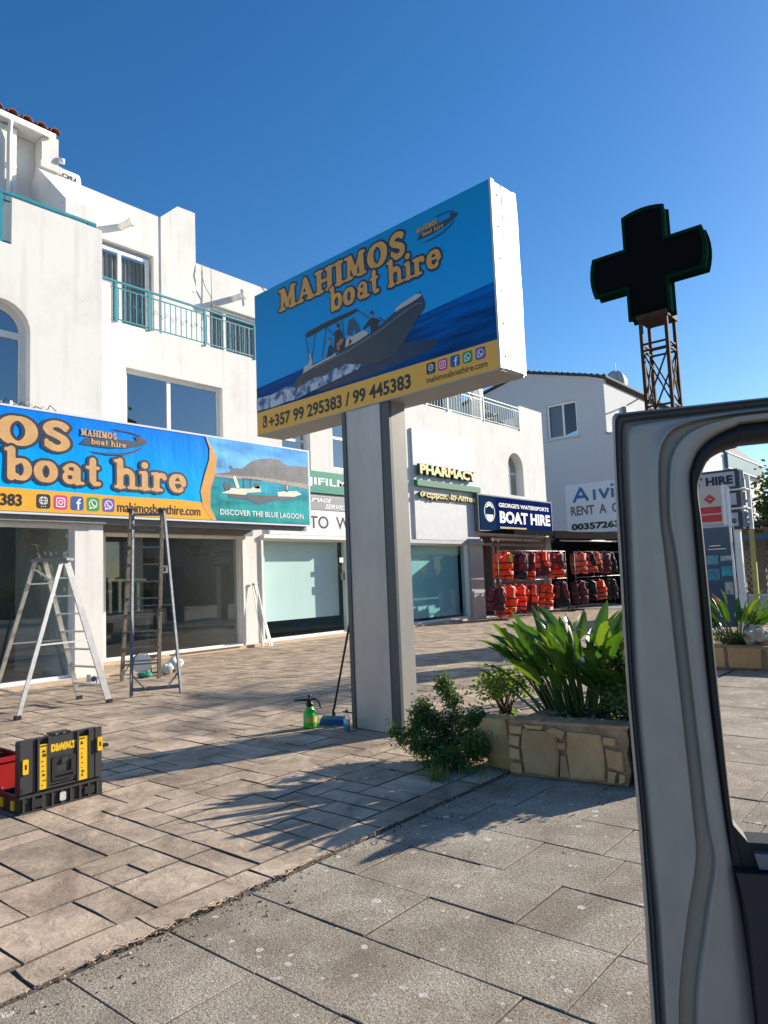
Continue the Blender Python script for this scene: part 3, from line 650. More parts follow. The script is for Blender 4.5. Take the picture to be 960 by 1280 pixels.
# ------------------------------------------------ fascia signs
t = thing('window_notices', 'small notices and a card holder on the shop window beside the pylon pillar', 'notice', (15,14.08,1.5))
for x, z, w_, h_, c in ((14.92,2.05,.18,.14,TRIM),(14.95,1.55,.16,.22,BLACK)):
    mb = MB(); mb.box(x, x+w_, 14.075, 14.085, z, z+h_); mb.build('notice_sheet', c, t)
t = thing('photo_shop_sign', 'white and green photo shop fascia sign half hidden behind the boat hire banner', 'sign', (14, 13.95, 2.8))
mb = MB(); mb.box(12.2, 16.9, 13.92, 13.997, 2.79, 3.93); mb.build('panel', mat('sign_white', (.74,.75,.76), .5, var=.04), t)
mb = MB(); mb.box(12.2, 16.9, 13.86, 13.997, 3.96, 4.56); g_ = mb.build('panel', mat('sign_green', (.0,.23,.14), .4), t, label='green upper panel')
mb = MB(); mb.box(12.2, 16.9, 13.905, 13.919, 3.50, 3.88); mb.build('panel', mat('sign_grey', (.25,.26,.27), .5), t, label='grey strip')
text('FUJIFILM', XY(13.86), 12.9, 15.12, 4.12, 4.38, PRINTW, t, bold=.02)
text('IMAGE', XY(13.905), 13.7, 14.5, 3.71, 3.83, PRINTW, t, bold=.02, shear=.3)
text('SERVICE', XY(13.905), 14.22, 15.2, 3.54, 3.67, PRINTW, t, bold=.02, shear=.3)
text('TO  WO', XY(13.92), 13.62, 15.65, 2.98, 3.33, PRINTK, t, bold=.015)
t = thing('pharmacy_sign', 'tall pale pharmacy sign board with raised gold letters and a green bar', 'sign', (20.2, 13.9, 2.8))
mb = MB(); mb.box(18.38, 22.16, 13.93, 13.998, 2.77, 4.52); mb.build('panel', mat('pharmacy_white', (.55,.56,.58), .6, var=.06), t)
mb = MB(); mb.box(18.38, 22.16, 13.93, 13.998, 4.53, 6.41); mb.build('panel', mat('sign_lilac', (.44,.46,.53), .5, var=.03), t)
mb = MB(); mb.box(18.38, 22.16, 13.78, 13.928, 4.50, 4.70); mb.build('green_bar', mat('bar_green', (.0,.14,.07), .4), t)
DGR = mat('letter_side_green', (.01,.06,.035), .6)
text('PHARMACY', XY(13.80), 18.56, 21.92, 4.90, 5.22, CREAM, t, name='raised_letters', bold=.045, depth=.02, c=0)
text('PHARMACY', XY(13.89), 18.53, 21.95, 4.87, 5.24, DGR, t, name='letter_backs', bold=.075, depth=.085, c=0)
text('Φαρμακείο·Аптека', XY(13.84), 18.56, 22.05, 4.09, 4.34, CREAM, t, name='raised_letters', bold=.03, depth=.02, c=0)
text('Φαρμακείο·Аптека', XY(13.90), 18.54, 22.07, 4.07, 4.35, DGR, t, name='letter_backs', bold=.055, depth=.055, c=0)
t = thing('boat_hire_shop_sign', 'dark blue box sign reading BOAT HIRE with a white round emblem above the life jackets', 'sign', (24, 13.4, 3.1))
NAVY = mat('navy_print', (.004,.014,.085), .7, var=.35, vscale=1.2, col2=(.012,.02,.12), spec=.0)
mb = MB(); mb.box(21.86, 27.59, 13.735, 13.998, 3.12, 4.47); mb.build('box', mat('box_grey', (.10,.13,.15), .5), t)
mb = MB(); mb.box(21.93, 27.52, 13.722, 13.734, 3.17, 4.42); mb.build('face', NAVY, t)
mb = MB(); mb.box(21.93, 23.04, 13.717, 13.7215, 3.17, 4.42); mb.build('face_panel', mat('slate_print', (.012,.035,.085), .7, spec=.0), t)
G_ = lambda a, b, c, k=13.72/13.4: Vector((a*k, 13.7155+c, 1.5+(b-1.5)*k))
mb = MB()
def ringm(mb, F, cx, cy, rx, ry, tt, c, t0=0, t1=360, n=26):
    V = []
    for i in range(n+1):
        a = math.radians(t0+(t1-t0)*i/n); V += [F(cx+rx*math.cos(a), cy+ry*math.sin(a), c), F(cx+(rx-tt)*math.cos(a), cy+(ry-tt)*math.sin(a), c)]
    mb.add(V, [(2*i,2*i+1,2*i+3,2*i+2) for i in range(n)])
ringm(mb, G_, 22.07, 3.78, .36, .36, .035, -.002); mb.plate(G_, [[(22.07+.24*math.cos(math.radians(a)), 3.86+.22*math.sin(math.radians(a))) for a in range(10,171,10)]+[(21.9,3.93),(22.07,4.0),(22.24,3.93)]], -.002, None)
mb.plate(G_, [[(22.07+.24*math.cos(math.radians(a)), 3.68+.22*math.sin(math.radians(a))) for a in range(180,361,12)]], -.002, None)
mb.build('emblem', PRINTW, t, fix=False)
text("GEORGE'S WATERSPORTS", G_, 22.72, 26.62, 3.99, 4.15, PRINTW, t, bold=.03)
text('BOAT HIRE', G_, 22.75, 26.7, 3.40, 3.85, PRINTW, t, bold=.045)
mb = MB(); mb.add([G_(22.75,3.2,-.001),G_(24.7,3.2,-.001),G_(24.7,3.27,-.001),G_(22.75,3.27,-.001)], [(0,1,2,3)]); mb.build('small_print_line', mat('gold_print', (.4,.33,.12), .5), t, fix=False)
# ------------------------------------------------ canopy over the recessed shop and the banner in front of it
t = thing('shop_canopy', 'dark grey flat canopy roofing the walkway behind the long banner', 'canopy', (9, 13, 2.8))
mb = MB(); mb.box(6.66, 11.6, 12.0, 13.93, 2.86, 2.98); mb.build('soffit', mat('soffit_grey', (.16,.165,.165), .6, var=.1), t)
mb = MB(); mb.box(6.66, 11.6, 11.96, 12.05, 2.70, 2.855); mb.box(6.66,11.6,13.86,13.95,2.72,2.8545); mb.build('beam', mat('beam_grey', (.20,.205,.205), .5, var=.1), t)
mb = MB(); mb.box(.2, 6.64, 11.93, 12.04, 2.70, 2.84); mb.build('beam', mat('beam_grey', (.2,.2,.2)), t)
t = thing('long_banner', 'long blue boat hire banner with orange wave and lagoon picture above the shops', 'banner', (8, 11.9, 2.8))
def print_grad(name, stops, z0, z1, axis=2, wr=.10, nscale=None):
    """a printed sheet: colour bands by height, with soft creases in the vinyl"""
    m, n, b = node_mat(name); L = n.links.new; N = n.nodes.new; geo = N('ShaderNodeNewGeometry'); sp = N('ShaderNodeSeparateXYZ'); L(geo.outputs['Position'], sp.inputs[0])
    mr = N('ShaderNodeMapRange'); mr.inputs['From Min'].default_value = z0; mr.inputs['From Max'].default_value = z1; L(sp.outputs[axis], mr.inputs[0])
    cr = N('ShaderNodeValToRGB'); e = cr.color_ramp.elements; e[0].position = stops[0][0]; e[0].color = (*stops[0][1], 1); e[1].position = stops[-1][0]; e[1].color = (*stops[-1][1], 1)
    for p, c in stops[1:-1]: q = e.new(p); q.color = (*c, 1)
    L(mr.outputs[0], cr.inputs[0]); last = cr.outputs[0]
    if nscale:
        nz = N('ShaderNodeTexNoise'); mp = N('ShaderNodeMapping'); mp.inputs['Scale'].default_value = nscale; L(geo.outputs['Position'], mp.inputs[0]); L(mp.outputs[0], nz.inputs['Vector'])
        nz.inputs['Scale'].default_value = 1; nz.inputs['Detail'].default_value = 6; r = N('ShaderNodeMapRange'); r.inputs['From Min'].default_value = .3; r.inputs['From Max'].default_value = .7
        r.inputs['To Min'].default_value = .55; r.inputs['To Max'].default_value = 1.5; L(nz.outputs['Fac'], r.inputs[0]); h = N('ShaderNodeHueSaturation'); L(r.outputs[0], h.inputs['Value']); L(last, h.inputs['Color']); last = h.outputs[0]
    L(last, b.inputs['Base Color']); b.inputs['Roughness'].default_value = .45; b.inputs['Specular IOR Level'].default_value = .08
    if wr:
        mp = N('ShaderNodeMapping'); mp.inputs['Scale'].default_value = (2.6, 2.6, .7); mp.inputs['Rotation'].default_value = (0, .35, 0); L(geo.outputs['Position'], mp.inputs[0])
        nb = N('ShaderNodeTexNoise'); nb.inputs['Scale'].default_value = 1.7; nb.inputs['Detail'].default_value = 3; L(mp.outputs[0], nb.inputs['Vector'])
        bp = N('ShaderNodeBump'); bp.inputs['Strength'].default_value = wr; bp.inputs['Distance'].default_value = .12; L(nb.outputs['Fac'], bp.inputs['Height']); L(bp.outputs[0], b.inputs['Normal'])
    return m
FB = XY(11.88)
mb = MB(); mb.box(.3, 11.64, 11.90, 11.93, 2.86, 4.54); mb.build('backing', mat('banner_back', (.6,.6,.62), .6), t)
mb = MB(); 
for q in ((.3,11.66,11.86,11.90,4.54,4.575),(.3,11.66,11.86,11.90,2.80,2.835),(11.61,11.66,11.86,11.93,2.836,4.539)): mb.box(*q)
mb.build('frame_tube', mat('frame_pale', (.62,.66,.72), .5), t)
# sheet with gentle real creases
def sheet(a0, a1, b0, b1, mt, name, na, nb_, amp=.012, c=0):
    mb = MB(); V = []
    for i in range(na+1):
        for j in range(nb_+1):
            a = a0+(a1-a0)*i/na; b = b0+(b1-b0)*j/nb_; e = min(1, 6*min(i/na, 1-i/na, j/nb_, 1-j/nb_))
            V.append(FB(a, b, c-amp*e*(math.sin(a*9+b*2)*.4+math.sin(a*23-b*4)*.25+math.sin(a*4.1+b*7)*.35)*.5-.01))
    mb.add(V, [(i*(nb_+1)+j, (i+1)*(nb_+1)+j, (i+1)*(nb_+1)+j+1, i*(nb_+1)+j+1) for i in range(na) for j in range(nb_)], 0, True)
    return mb.build(name, mt, t)
sheet(.3, 11.62, 2.84, 4.545, print_grad('banner_blue', [(0,(.0,.46,.90)),(.4,(.0,.38,.90)),(1,(.0,.20,.80))], 3.1, 4.55), 'printed_sheet', 120, 14, .010)
ORG_ = mat('banner_gold', (.80,.42,.06), .5, var=.05, spec=.1)
decal(FB, [(.3,2.845)]+[(8.85,2.845),(8.75,3.18)]+[(8.2,3.21),(6.76,3.20),(4.83,3.22),(.3,3.24)], -.021, ORG_, t, 'gold_band')
SEA = print_grad('lagoon_photo', [(0,(.02,.26,.24)),(.22,(.03,.33,.34)),(.42,(.03,.37,.47)),(.52,(.04,.27,.38)),(.545,(.20,.48,.80)),(1,(.10,.38,.85))], 2.84, 4.54, nscale=(.8,.8,3.5))
wave_r = [(8.75,4.535),(8.90,4.36),(9.01,4.13),(8.96,3.81),(8.84,3.48),(8.82,3.11),(8.97,2.845)]
pic = decal(FB, wave_r[::-1]+[(8.75,4.535),(11.6,4.535),(11.6,2.845)][0:0]+[(11.6,4.535),(11.6,2.845)], -.021, SEA, t, 'lagoon_picture')
decal(FB, [(8.75,4.54),(8.90,4.36),(9.02,4.13),(8.98,3.81),(8.86,3.48),(8.84,3.11),(8.99,2.845),(8.87,2.845),(8.67,3.08),(8.61,3.41),(8.71,3.73),(8.83,4.06),(8.85,4.3)], -.023, mat('wave_gold', (.66,.32,.05), .42, var=.12, vscale=1.5), t, 'gold_wave')
decal(FB, [(8.99,3.80),(9.34,3.86),(9.41,3.95),(9.68,3.97),(9.93,4.15),(10.2,4.23),(10.48,4.27),(10.7,4.265),(10.97,4.15),(11.2,4.17),(11.59,4.19),(11.59,3.72),(10.84,3.77),(10.03,3.82),(8.99,3.76)], -.023, mat('mountain_print', (.10,.11,.12), .5, var=.35, vscale=4), t, 'mountain_print')
decal(FB, [(8.97,3.78),(9.5,3.80),(10.2,3.83),(10.9,3.80),(11.59,3.78),(11.59,3.66),(10.9,3.71),(10.2,3.76),(9.4,3.73),(8.96,3.74)], -.0245, mat('town_print', (.30,.25,.22), .5, var=.6, vscale=22), t, 'shore_print')
BOATW = mat('boat_cream', (.72,.68,.54), .45, var=.1, vscale=5); BOATD = mat('boat_dark_print', (.03,.06,.09), .5, var=.3)
decal(FB, [(9.3,3.33),(9.8,3.31),(10.1,3.22),(10.6,3.34),(11.2,3.40),(11.1,3.46),(10.64,3.45),(9.75,3.42),(9.29,3.42)], -.0245, BOATD, t, 'boat_shadow_print')
decal(FB, [(9.11,3.41),(9.23,3.45),(9.36,3.53),(9.84,3.55),(10.15,3.64),(10.17,3.50),(9.8,3.46),(9.73,3.41),(9.29,3.41)], -.026, BOATW, t, 'boat_print')
decal(FB, [(10.64,3.53),(10.83,3.56),(11.23,3.60),(11.38,3.53),(11.14,3.46),(10.66,3.44)], -.026, BOATW, t, 'boat_print')
decal(FB, [(9.42,3.77),(9.46,3.80),(9.50,3.79),(9.58,3.60),(9.59,3.53),(9.51,3.53)], -.026, BOATW, t, 'boat_print')
decal(FB, [(9.18,3.56),(9.2,3.64),(9.36,3.63),(9.38,3.54),(9.3,3.47),(9.22,3.47)], -.026, BOATD, t, 'motor_print')
for q in ((9.70,3.55,9.72,3.74),(9.88,3.55,9.9,3.78),(9.66,3.742,10.2,3.765),(10.0,3.57,10.14,3.68),(10.9,3.55,10.95,3.74),(9.35,3.93,9.40,4.0)):
    decal(FB, rect(q[0],q[2],q[1],q[3]), -.026, BOATD, t, 'boat_fitting_print')
decal(FB, ell(10.93,3.66,.025,.06), -.0275, mat('pink_print', (.7,.3,.28), .5), t, 'figure_print')
text('DISCOVER THE BLUE LAGOON', FB, 9.08, 11.41, 2.965, 3.08, PRINTW, t, bold=.012, c=-.027)
GOLDL = mat('letter_gold', (.62,.36,.14), .42, var=.12, vscale=6); LINE = mat('letter_line', (.012,.018,.045), .45)
fancy('MAHIMOS', FB, 1.35, 5.99, 3.91, 4.40, GOLDL, LINE, t, c=-.024, res=22)
fancy('boat hire', FB, 4.86, 8.29, 3.345, 3.85, GOLDL, LINE, t, c=-.026, res=26)
oval_logo(FB, 6.12, 7.43, 3.93, 4.42, t, -.023, mat('logo_dark', (.03,.045,.075), .5), mat('logo_line', (.015,.04,.13), .5), GOLDL)
text('+357 99 295383 / 99 445383', FB, 2.4, 5.15, 2.92, 3.12, PRINTK, t, bold=.03, c=-.026)
icons(FB, [(5.38+i*.288, 5.61+i*.288, 2.905, 3.145) for i in range(5)], t, c=-.0235)
text('mahimosboathire.com', FB, 6.82, 8.60, 2.915, 3.10, PRINTK, t, bold=.008, c=-.026)
# wiring left on top of the canopy
t = thing('loose_wiring', 'tangle of loose wires and clay debris on top of the banner under the arched window', 'wires', (5.2, 12, 4.6))
mb = MB()
for k in range(9):
    x = 4.6+k*.12; mb.tube([(x,11.97,4.5),(x+.08,11.95,4.63+.03*(k%3)),(x+.2,11.97,4.60-.02*(k%2)),(x+.33,12.0,4.5)], .009, 5, k % 2)
mb.build('wire', [BLACK, TRIM], t); mb = MB(); mb.box(4.98,5.02,11.93,11.97,4.45,4.66); mb.box(5.1,5.45,11.95,12.04,4.5,4.585,1); mb.build('bracket', [TRIM, TILE], t)
# ================================================================== PYLON SIGN
s_ = Vector((.068, .998, 0)).normalized(); n_ = Vector((.998, -.068, 0)).normalized(); P0 = Vector((5.53, 4.8, 0))
t = thing('pylon_sign', 'big boat hire pylon sign on a grey panelled pillar, speedboat picture facing the street', 'sign', tuple(P0))
o_ = P0 + s_*1.84 + Vector((0,0,3.31))
SG = frame(o_, -s_, (0,0,1), n_)                     # a: left to right, b: up, c: into the box
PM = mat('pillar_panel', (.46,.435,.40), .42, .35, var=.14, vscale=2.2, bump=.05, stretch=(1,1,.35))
PF = frame(P0 + Vector((0,0,0)), -s_, (0,0,1), n_)
mb = MB(); mb.fbox(PF, -.30, .30, 0, 3.305, .035, .26); mb.build('pillar_core', PM, t)
mb = MB(); mb.fbox(PF, -.285, .215, .01, 3.30, .012, .034); mb.build('pillar_front_panel', PM, t)
mb = MB(); mb.fbox(PF, .2985, .325, .01, 3.30, .06, .27); mb.fbox(PF, -.345, -.2985, .01, 3.3, .07, .27); mb.build('pillar_side_panel', mat('pillar_side_shade', (.27,.26,.245), .6, .1, var=.16, vscale=2.2, stretch=(1,1,.35)), t)  # darker than the front panel: shade on the sides put into the colour
mb = MB(); mb.fbox(PF, -.34, -.286, 0, 3.306, 0, .033); mb.fbox(PF, .217, .335, 0, 3.306, .02, .034); mb.fbox(PF, .301, .335, 0, 3.306, .0345, .058); mb.fbox(PF, -.35,-.301,0,3.306,.0345,.068); mb.build('corner_trim', mat('trim_dark', (.085,.09,.095), .45, .3), t)
mb = MB(); mb.tube([PF(-.35,.22,.12), PF(-.43,.22,.12)], .035, 10); mb.tube([PF(-.36,.12,.15), PF(-.62,.12,.13)], .008, 6); mb.build('pipe_stub', RUB, t)
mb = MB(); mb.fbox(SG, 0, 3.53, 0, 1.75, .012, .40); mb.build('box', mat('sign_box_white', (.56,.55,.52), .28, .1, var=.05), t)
mb = MB()
mb.fbox(SG, 3.531, 3.545, .01, 1.74, .06, .17); mb.fbox(SG, 3.531, 3.552, 0, 1.75, .0, .055); mb.fbox(SG, 3.531, 3.548, .01, 1.74, .175, .41)
mb.plate(frame(SG(3.549,0,.0), n_, (0,0,1), s_), [[(.41,0),(.418,.1),(.415,.4),(.426,.75),(.418,1.1),(.424,1.5),(.41,1.75),(.36,1.75),(.36,0)]], 0, .012)
mb.build('end_cladding', mat('cladding_white', (.50,.485,.455), .45, .1, var=.10), t)
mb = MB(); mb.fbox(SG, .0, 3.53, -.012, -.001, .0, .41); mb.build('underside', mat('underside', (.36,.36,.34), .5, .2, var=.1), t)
mb = MB(); 
for q in range(6): 
    for bb in (.02,): mb.fbox(SG, 3.5485, 3.5525, .12+q*.3, .135+q*.3, .10, .115)
mb.build('rivet', STEEL, t)
def sgrad(name, c1, c2, c3, z0, z1, rough=.3):
    return print_grad(name, [(0,c1),(.5,c2),(1,c3)], z0, z1, wr=0)
fc = MB(); fc.plate(SG, [rect(0,3.53,0,1.75)], .009, .0115); fc = fc.build('printed_face', sgrad('pylon_sky', (.02,.37,.80), (.01,.33,.74), (.01,.28,.58), 3.9, 5.05), t)
SEAB = print_grad('pylon_sea', [(0,(.0,.06,.20)),(.6,(.0,.08,.30)),(1,(.0,.115,.42))], 3.55, 4.1, wr=0, nscale=(1.2,1.8,16))
decal(SG, [(0,.1),(3.53,.1),(3.53,.792),(2.624,.735),(.896,.626),(0,.579)], .0075, SEAB, t, 'sea_print')
decal(SG, [(0,0),(3.53,0),(3.53,.262),(2.0,.27),(0,.275)], .005, mat('pylon_gold', (.86,.44,.045), .4, var=.04), t, 'gold_band')
HULL = mat('hull_print', (.022,.035,.05), .4, var=.25, vscale=4)
foam = [(0,.455),(.3,.44),(.614,.475),(.775,.42),(.961,.455),(1.1,.47),(1.267,.455),(1.40,.50),(1.535,.485),(1.583,.515),(1.70,.475),(1.854,.44),(1.763,.40),(1.578,.385),(1.289,.355),(.984,.325),(.771,.29),(.608,.30),(.3,.285),(0,.30)]
mfm, nn_, bb_ = node_mat('foam_print'); tcx = nn_.nodes.new('ShaderNodeTexCoord'); nz = nn_.nodes.new('ShaderNodeTexNoise'); nz.inputs['Scale'].default_value = 9; nz.inputs['Detail'].default_value = 10
nn_.links.new(tcx.outputs['Object'], nz.inputs[0]); cr = nn_.nodes.new('ShaderNodeValToRGB'); cr.color_ramp.elements[0].position = .40; cr.color_ramp.elements[1].position = .56
cr.color_ramp.elements[0].color = (.03,.10,.26,1); cr.color_ramp.elements[1].color = (.50,.58,.66,1); nn_.links.new(nz.outputs['Fac'], cr.inputs[0]); nn_.links.new(cr.outputs[0], bb_.inputs['Base Color'])
decal(SG, [(.70,.50),(.74,.40),(1.2,.30),(2.0,.30),(2.75,.36),(2.9,.44),(2.45,.52),(2.2,.42),(1.5,.46)], .0062, mat('wake_shade', (.0,.018,.07), .4, var=.5, vscale=6), t, 'wave_shadow_print')
hull = [(.876,.564),(.80,.545),(.753,.513),(.748,.45),(.775,.403),(.854,.377),(1.039,.414),(1.266,.415),(1.558,.464),(1.808,.404),(2.114,.41),(2.282,.423),(2.345,.455),(2.409,.505),(2.556,.648),(2.639,.73),(2.709,.784),(2.725,.83),(2.715,.873),(2.68,.936),(2.60,.915),(2.532,.898),(2.307,.858),(2.07,.768),(1.915,.731),(1.64,.69),(1.401,.652),(1.1,.624)]
hb = decal(SG, hull, .0045, HULL, t, 'boat_hull_print')
bp_ = MB(); k_ = MB(); w_ = MB(); pk = MB(); blu = MB()
w_.plate(SG, [[(.876,.564),(.904,.601),(1.1,.624),(1.449,.660),(1.443,.637),(1.099,.600)]], .0032, None)
wb_ = MB(); wb_.plate(SG, [[(2.34,.894),(2.413,.919),(2.614,.957),(2.681,.943),(2.679,.920),(2.54,.890),(2.4,.872),(2.338,.860)]], .0032, None)
w_.plate(SG, [[(1.593,.690),(1.609,.764),(1.645,.791),(1.714,.777),(1.852,.797),(1.917,.778),(1.948,.74),(1.756,.700)]], .0032, None)
w_.plate(SG, [[(.98,.64),(1.01,.72),(.99,.78),(1.03,.74),(1.06,.63)]], .0032, None); w_.plate(SG, [[(.89,.60),(.92,.645),(1.0,.645),(1.05,.615)]], .0028, None)
k_.plate(SG, [[(.936,.996),(.99,1.025),(1.297,1.051),(1.786,1.060),(1.801,1.031),(1.75,1.021),(1.295,.992),(.974,.959)]], .0032, None)
k_.plate(SG, [[(1.404,.68),(1.434,.844),(1.425,.897),(1.474,.917),(1.533,.901),(1.576,.806),(1.609,.764),(1.569,.675),(1.497,.661)]], .0028, None)
k_.plate(SG, [[(1.29,.645),(1.333,.77),(1.382,.774),(1.40,.70),(1.38,.65)]], .0028, None)
k_.plate(SG, [[(1.982,.74),(1.982,.825),(1.874,.806),(1.866,.822),(1.967,.885),(2.012,.896),(2.076,.87),(2.147,.81),(2.094,.822),(2.091,.765)]], .0028, None)
k_.plate(SG, [ell(1.493,.955,.028,.030,10)], .0022, None); k_.plate(SG, [ell(2.006,.945,.022,.025,10)], .0022, None); k_.plate(SG, [ell(1.36,.842,.024,.014,8)], .0022, None)
k_.plate(SG, [[(1.645,.70),(1.67,.77),(1.70,.72)]], .0022, None)
for (x0, y0, x1, y1) in ((.95,.97,1.0,.66),(1.30,1.0,1.42,.86),(1.30,1.0,1.22,.67),(1.80,1.04,1.97,.90),(1.12,1.02,1.05,.7),(1.55,1.04,1.58,.83),(2.10,.88,2.2,.79),(2.66,.94,2.67,.975)):
    dx, dy = x1-x0, y1-y0; l = math.hypot(dx, dy); nx_, ny_ = -dy/l*.005, dx/l*.005; bp_.plate(SG, [[(x0+nx_,y0+ny_),(x1+nx_,y1+ny_),(x1-nx_,y1-ny_),(x0-nx_,y0-ny_)]], .0036, None)
pk.plate(SG, [ell(1.49,.925,.018,.016,8)], .0016, None); pk.plate(SG, [ell(2.006,.92,.016,.018,8)], .0016, None); pk.plate(SG, [ell(1.362,.815,.028,.026,8)], .0016, None); pk.plate(SG, [[(1.46,.76),(1.52,.80),(1.58,.79),(1.55,.74),(1.5,.73),(1.52,.69),(1.47,.68)]], .0016, None)
blu.plate(SG, [[(1.621,.82),(1.655,.966),(1.729,.978),(1.793,.894),(1.83,.811),(1.76,.79),(1.72,.87),(1.70,.79)]], .0034, None)
GT = mat('tube_highlight', (.10,.13,.16), .4); gt = MB(); gt.plate(SG, [[(1.094,.598),(1.633,.650),(2.084,.735),(2.423,.830),(2.626,.870),(2.70,.845),(2.69,.835),(2.62,.855),(2.423,.812),(2.09,.715),(1.64,.632),(1.1,.58)]], .0036, None); gt.build('hull_highlight_print', GT, hb, fix=False)
w_.build('boat_trim_print', mat('boat_white_print', (.50,.48,.44), .4), hb, fix=False); wb_.build('bow_print', MATS['boat_white_print'], hb, fix=False); k_.build('crew_print', mat('crew_dark', (.012,.015,.02), .5), hb, fix=False); bp_.build('canopy_rods_print', mat('rod_print', (.03,.05,.08), .5), hb, fix=False)
pk.build('faces_print', mat('skin_print', (.36,.17,.11), .5), hb, fix=False); blu.build('console_print', mat('console_blue', (.015,.06,.12), .3), hb, fix=False)
decal(SG, foam, .0014, mfm, t, 'foam_print')
GP = mat('pylon_letter_gold', (.70,.34,.06), .4, var=.1, vscale=9)
fancy('MAHIMOS', SG, .47, 2.52, 1.40, 1.665, GP, LINE, t, c=.0062, res=24, grow=.085)
fancy('boat hire', SG, 1.37, 2.955, 1.135, 1.395, GP, LINE, t, c=.0032, res=24, grow=.08)
oval_logo(SG, 2.655, 3.17, 1.43, 1.64, t, .0055, mat('logo_dark', (.03,.045,.075)), mat('logo_line', (.015,.04,.13)), GP)
ph = decal(SG, rrect(.115,.195,.07,.215,.02), .003, PRINTK, t, 'badge'); q = MB(); q.plate(SG, [[(.135,.195),(.15,.195),(.152,.165),(.145,.15),(.155,.125),(.165,.12),(.178,.12),(.178,.09),(.16,.085),(.14,.11),(.13,.15)]], .0015, None); q.build('badge_symbol', mat('pylon_gold', (.6,.3,.05)), ph, fix=False)
text('+357 99 295383 / 99 445383', SG, .235, 2.50, .045, .195, PRINTK, t, bold=.03, c=.003)
icons(SG, [(2.705+i*.145, 2.815+i*.145, .128, .238) for i in range(5)], t, c=.003)
text('mahimosboathire.com', SG, 2.70, 3.408, .045, .105, PRINTK, t, bold=.01, c=.003)

# ================================================================== GREEN CROSS ON LATTICE MAST
t = thing('pharmacy_cross', 'unlit dark green pharmacy cross on a rusty lattice mast behind the planter', 'sign', (10, 3.21, 0))
KC = 1.43
CX = frame((9.9,3.25,5.75), (0,-KC,0), (0,0,KC), (KC,0,0))
def cross_poly(r, a, bul):
    P = []
    for k in range(4):
        th = math.pi/2*k; c, s = math.cos(th), math.sin(th); b = bul if k != 3 else 0
        P.append((a*c+a*s, a*s-a*c))
        n = 6
        for i in range(n+1):
            u = -1+2*i/n; x = r+b*(1-u*u); y = a*u; P.append((x*c-y*s, x*s+y*c))
    return P
GD = mat('cross_green', (.003,.022,.014), .8, var=.2, spec=.0); LED = mat('cross_led', (.004,.005,.006), .8, spec=.03)
mb = MB(); mb.plate(CX, [cross_poly(.52, .195, .032)], 0, .11); mb.build('housing', GD, t)
mb = MB(); mb.plate(CX, [cross_poly(.532, .207, .036), cross_poly(.50, .178, .03)], -.035, -.001); mb.build('rim', GD, t)
mb = MB(); mb.plate(CX, [cross_poly(.495, .173, .03)], -.012, -.002); lp = mb.build('led_panel', LED, t)
mb = MB(); mb.plate(CX, [cross_poly(.532, .207, .036), cross_poly(.50, .178, .03)], .111, .135); mb.build('rim', GD, t)
RUST = mat('rusty_steel', (.035,.028,.024), .75, .3, var=.5, vscale=14, col2=(.075,.045,.03), spec=.1)
mb = MB(); hw = .173; C_ = [(10-hw+.03,3.21-hw),(10+hw+.03,3.21-hw),(10+hw+.03,3.21+hw),(10-hw+.03,3.21+hw)]
for x, y in C_: mb.beam((x,y,0),(x,y,4.96),.045,.045,(1,0,0))
mb.build('mast_leg', RUST, t); mb = MB()
for z in [.12+.88*i for i in range(6)]:
    for k in range(4):
        a, b = C_[k], C_[(k+1)%4]; 
        for dz in (0, .09): mb.beam((*a,z+dz),(*b,z+dz),.025,.025)
        if z < 4.2:
            mb.beam((*a,z+.10),(*b,z+.86),.02,.02); mb.beam((*b,z+.105),(*a,z+.865),.02,.02)
mb.build('mast_brace', RUST, t)
mb = MB(); mb.box(9.8,10.26,3.0,3.42,4.95,5.02); mb.build('mast_plate', RUST, t)
mb = MB(); mb.box(9.74,10.32,2.94,3.48,0,.05); mb.build('mast_foot', RUST, t)

# ================================================================== GREY BUILDING WITH RENTAL SIGN
G = thing('gable_building', 'grey-white gabled building with one window behind the life jacket racks', 'building', (36, 14.5, 0))
X36 = YZ(36)
mb = MB(); mb.plate(X36, [[(13.3,0),(13.3,8.7),(14.52,8.7),(14.52,11.58),(15.33,11.87),(19.1,12.84),(26,11.1),(26,0)], rect(16.1,17.88,8.82,10.76)], 0, .3)
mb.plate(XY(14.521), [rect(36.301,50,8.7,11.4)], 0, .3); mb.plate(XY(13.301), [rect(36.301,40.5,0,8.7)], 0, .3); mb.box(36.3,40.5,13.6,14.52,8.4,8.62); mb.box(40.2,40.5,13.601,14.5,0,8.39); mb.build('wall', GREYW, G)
Fg = frame((36.12,0,0),(0,-1,0),(0,0,1),(1,0,0))
f = window(G, Fg, -17.88, -16.1, 8.82, 10.76, splits=(-16.94,), t=.11, glass=glass_mat('pale_pane', (.5,.5,.5), 1.2))
mb = MB(); mb.box(35.88,36.0,16.0,17.98,8.72,8.82); mb.build('sill', GREYW, f)
mb = MB(); mb.box(36.32,36.34,16.98,17.76,8.95,10.65); mb.build('blind', mat('blind_pale', (.5,.52,.54), .8), f)
mb = MB(); mb.hexa([(35.82,14.28,11.58),(35.82,15.33,11.89),(50,15.33,11.89),(50,14.28,11.58),(35.82,14.28,11.68),(35.82,15.33,11.99),(50,15.33,11.99),(50,14.28,11.68)])
mb.hexa([(35.82,15.331,11.90),(35.82,19.1,12.87),(50,19.1,12.87),(50,15.331,11.90),(35.82,15.331,12.0),(35.82,19.1,12.97),(50,19.1,12.97),(50,15.331,12.0)])
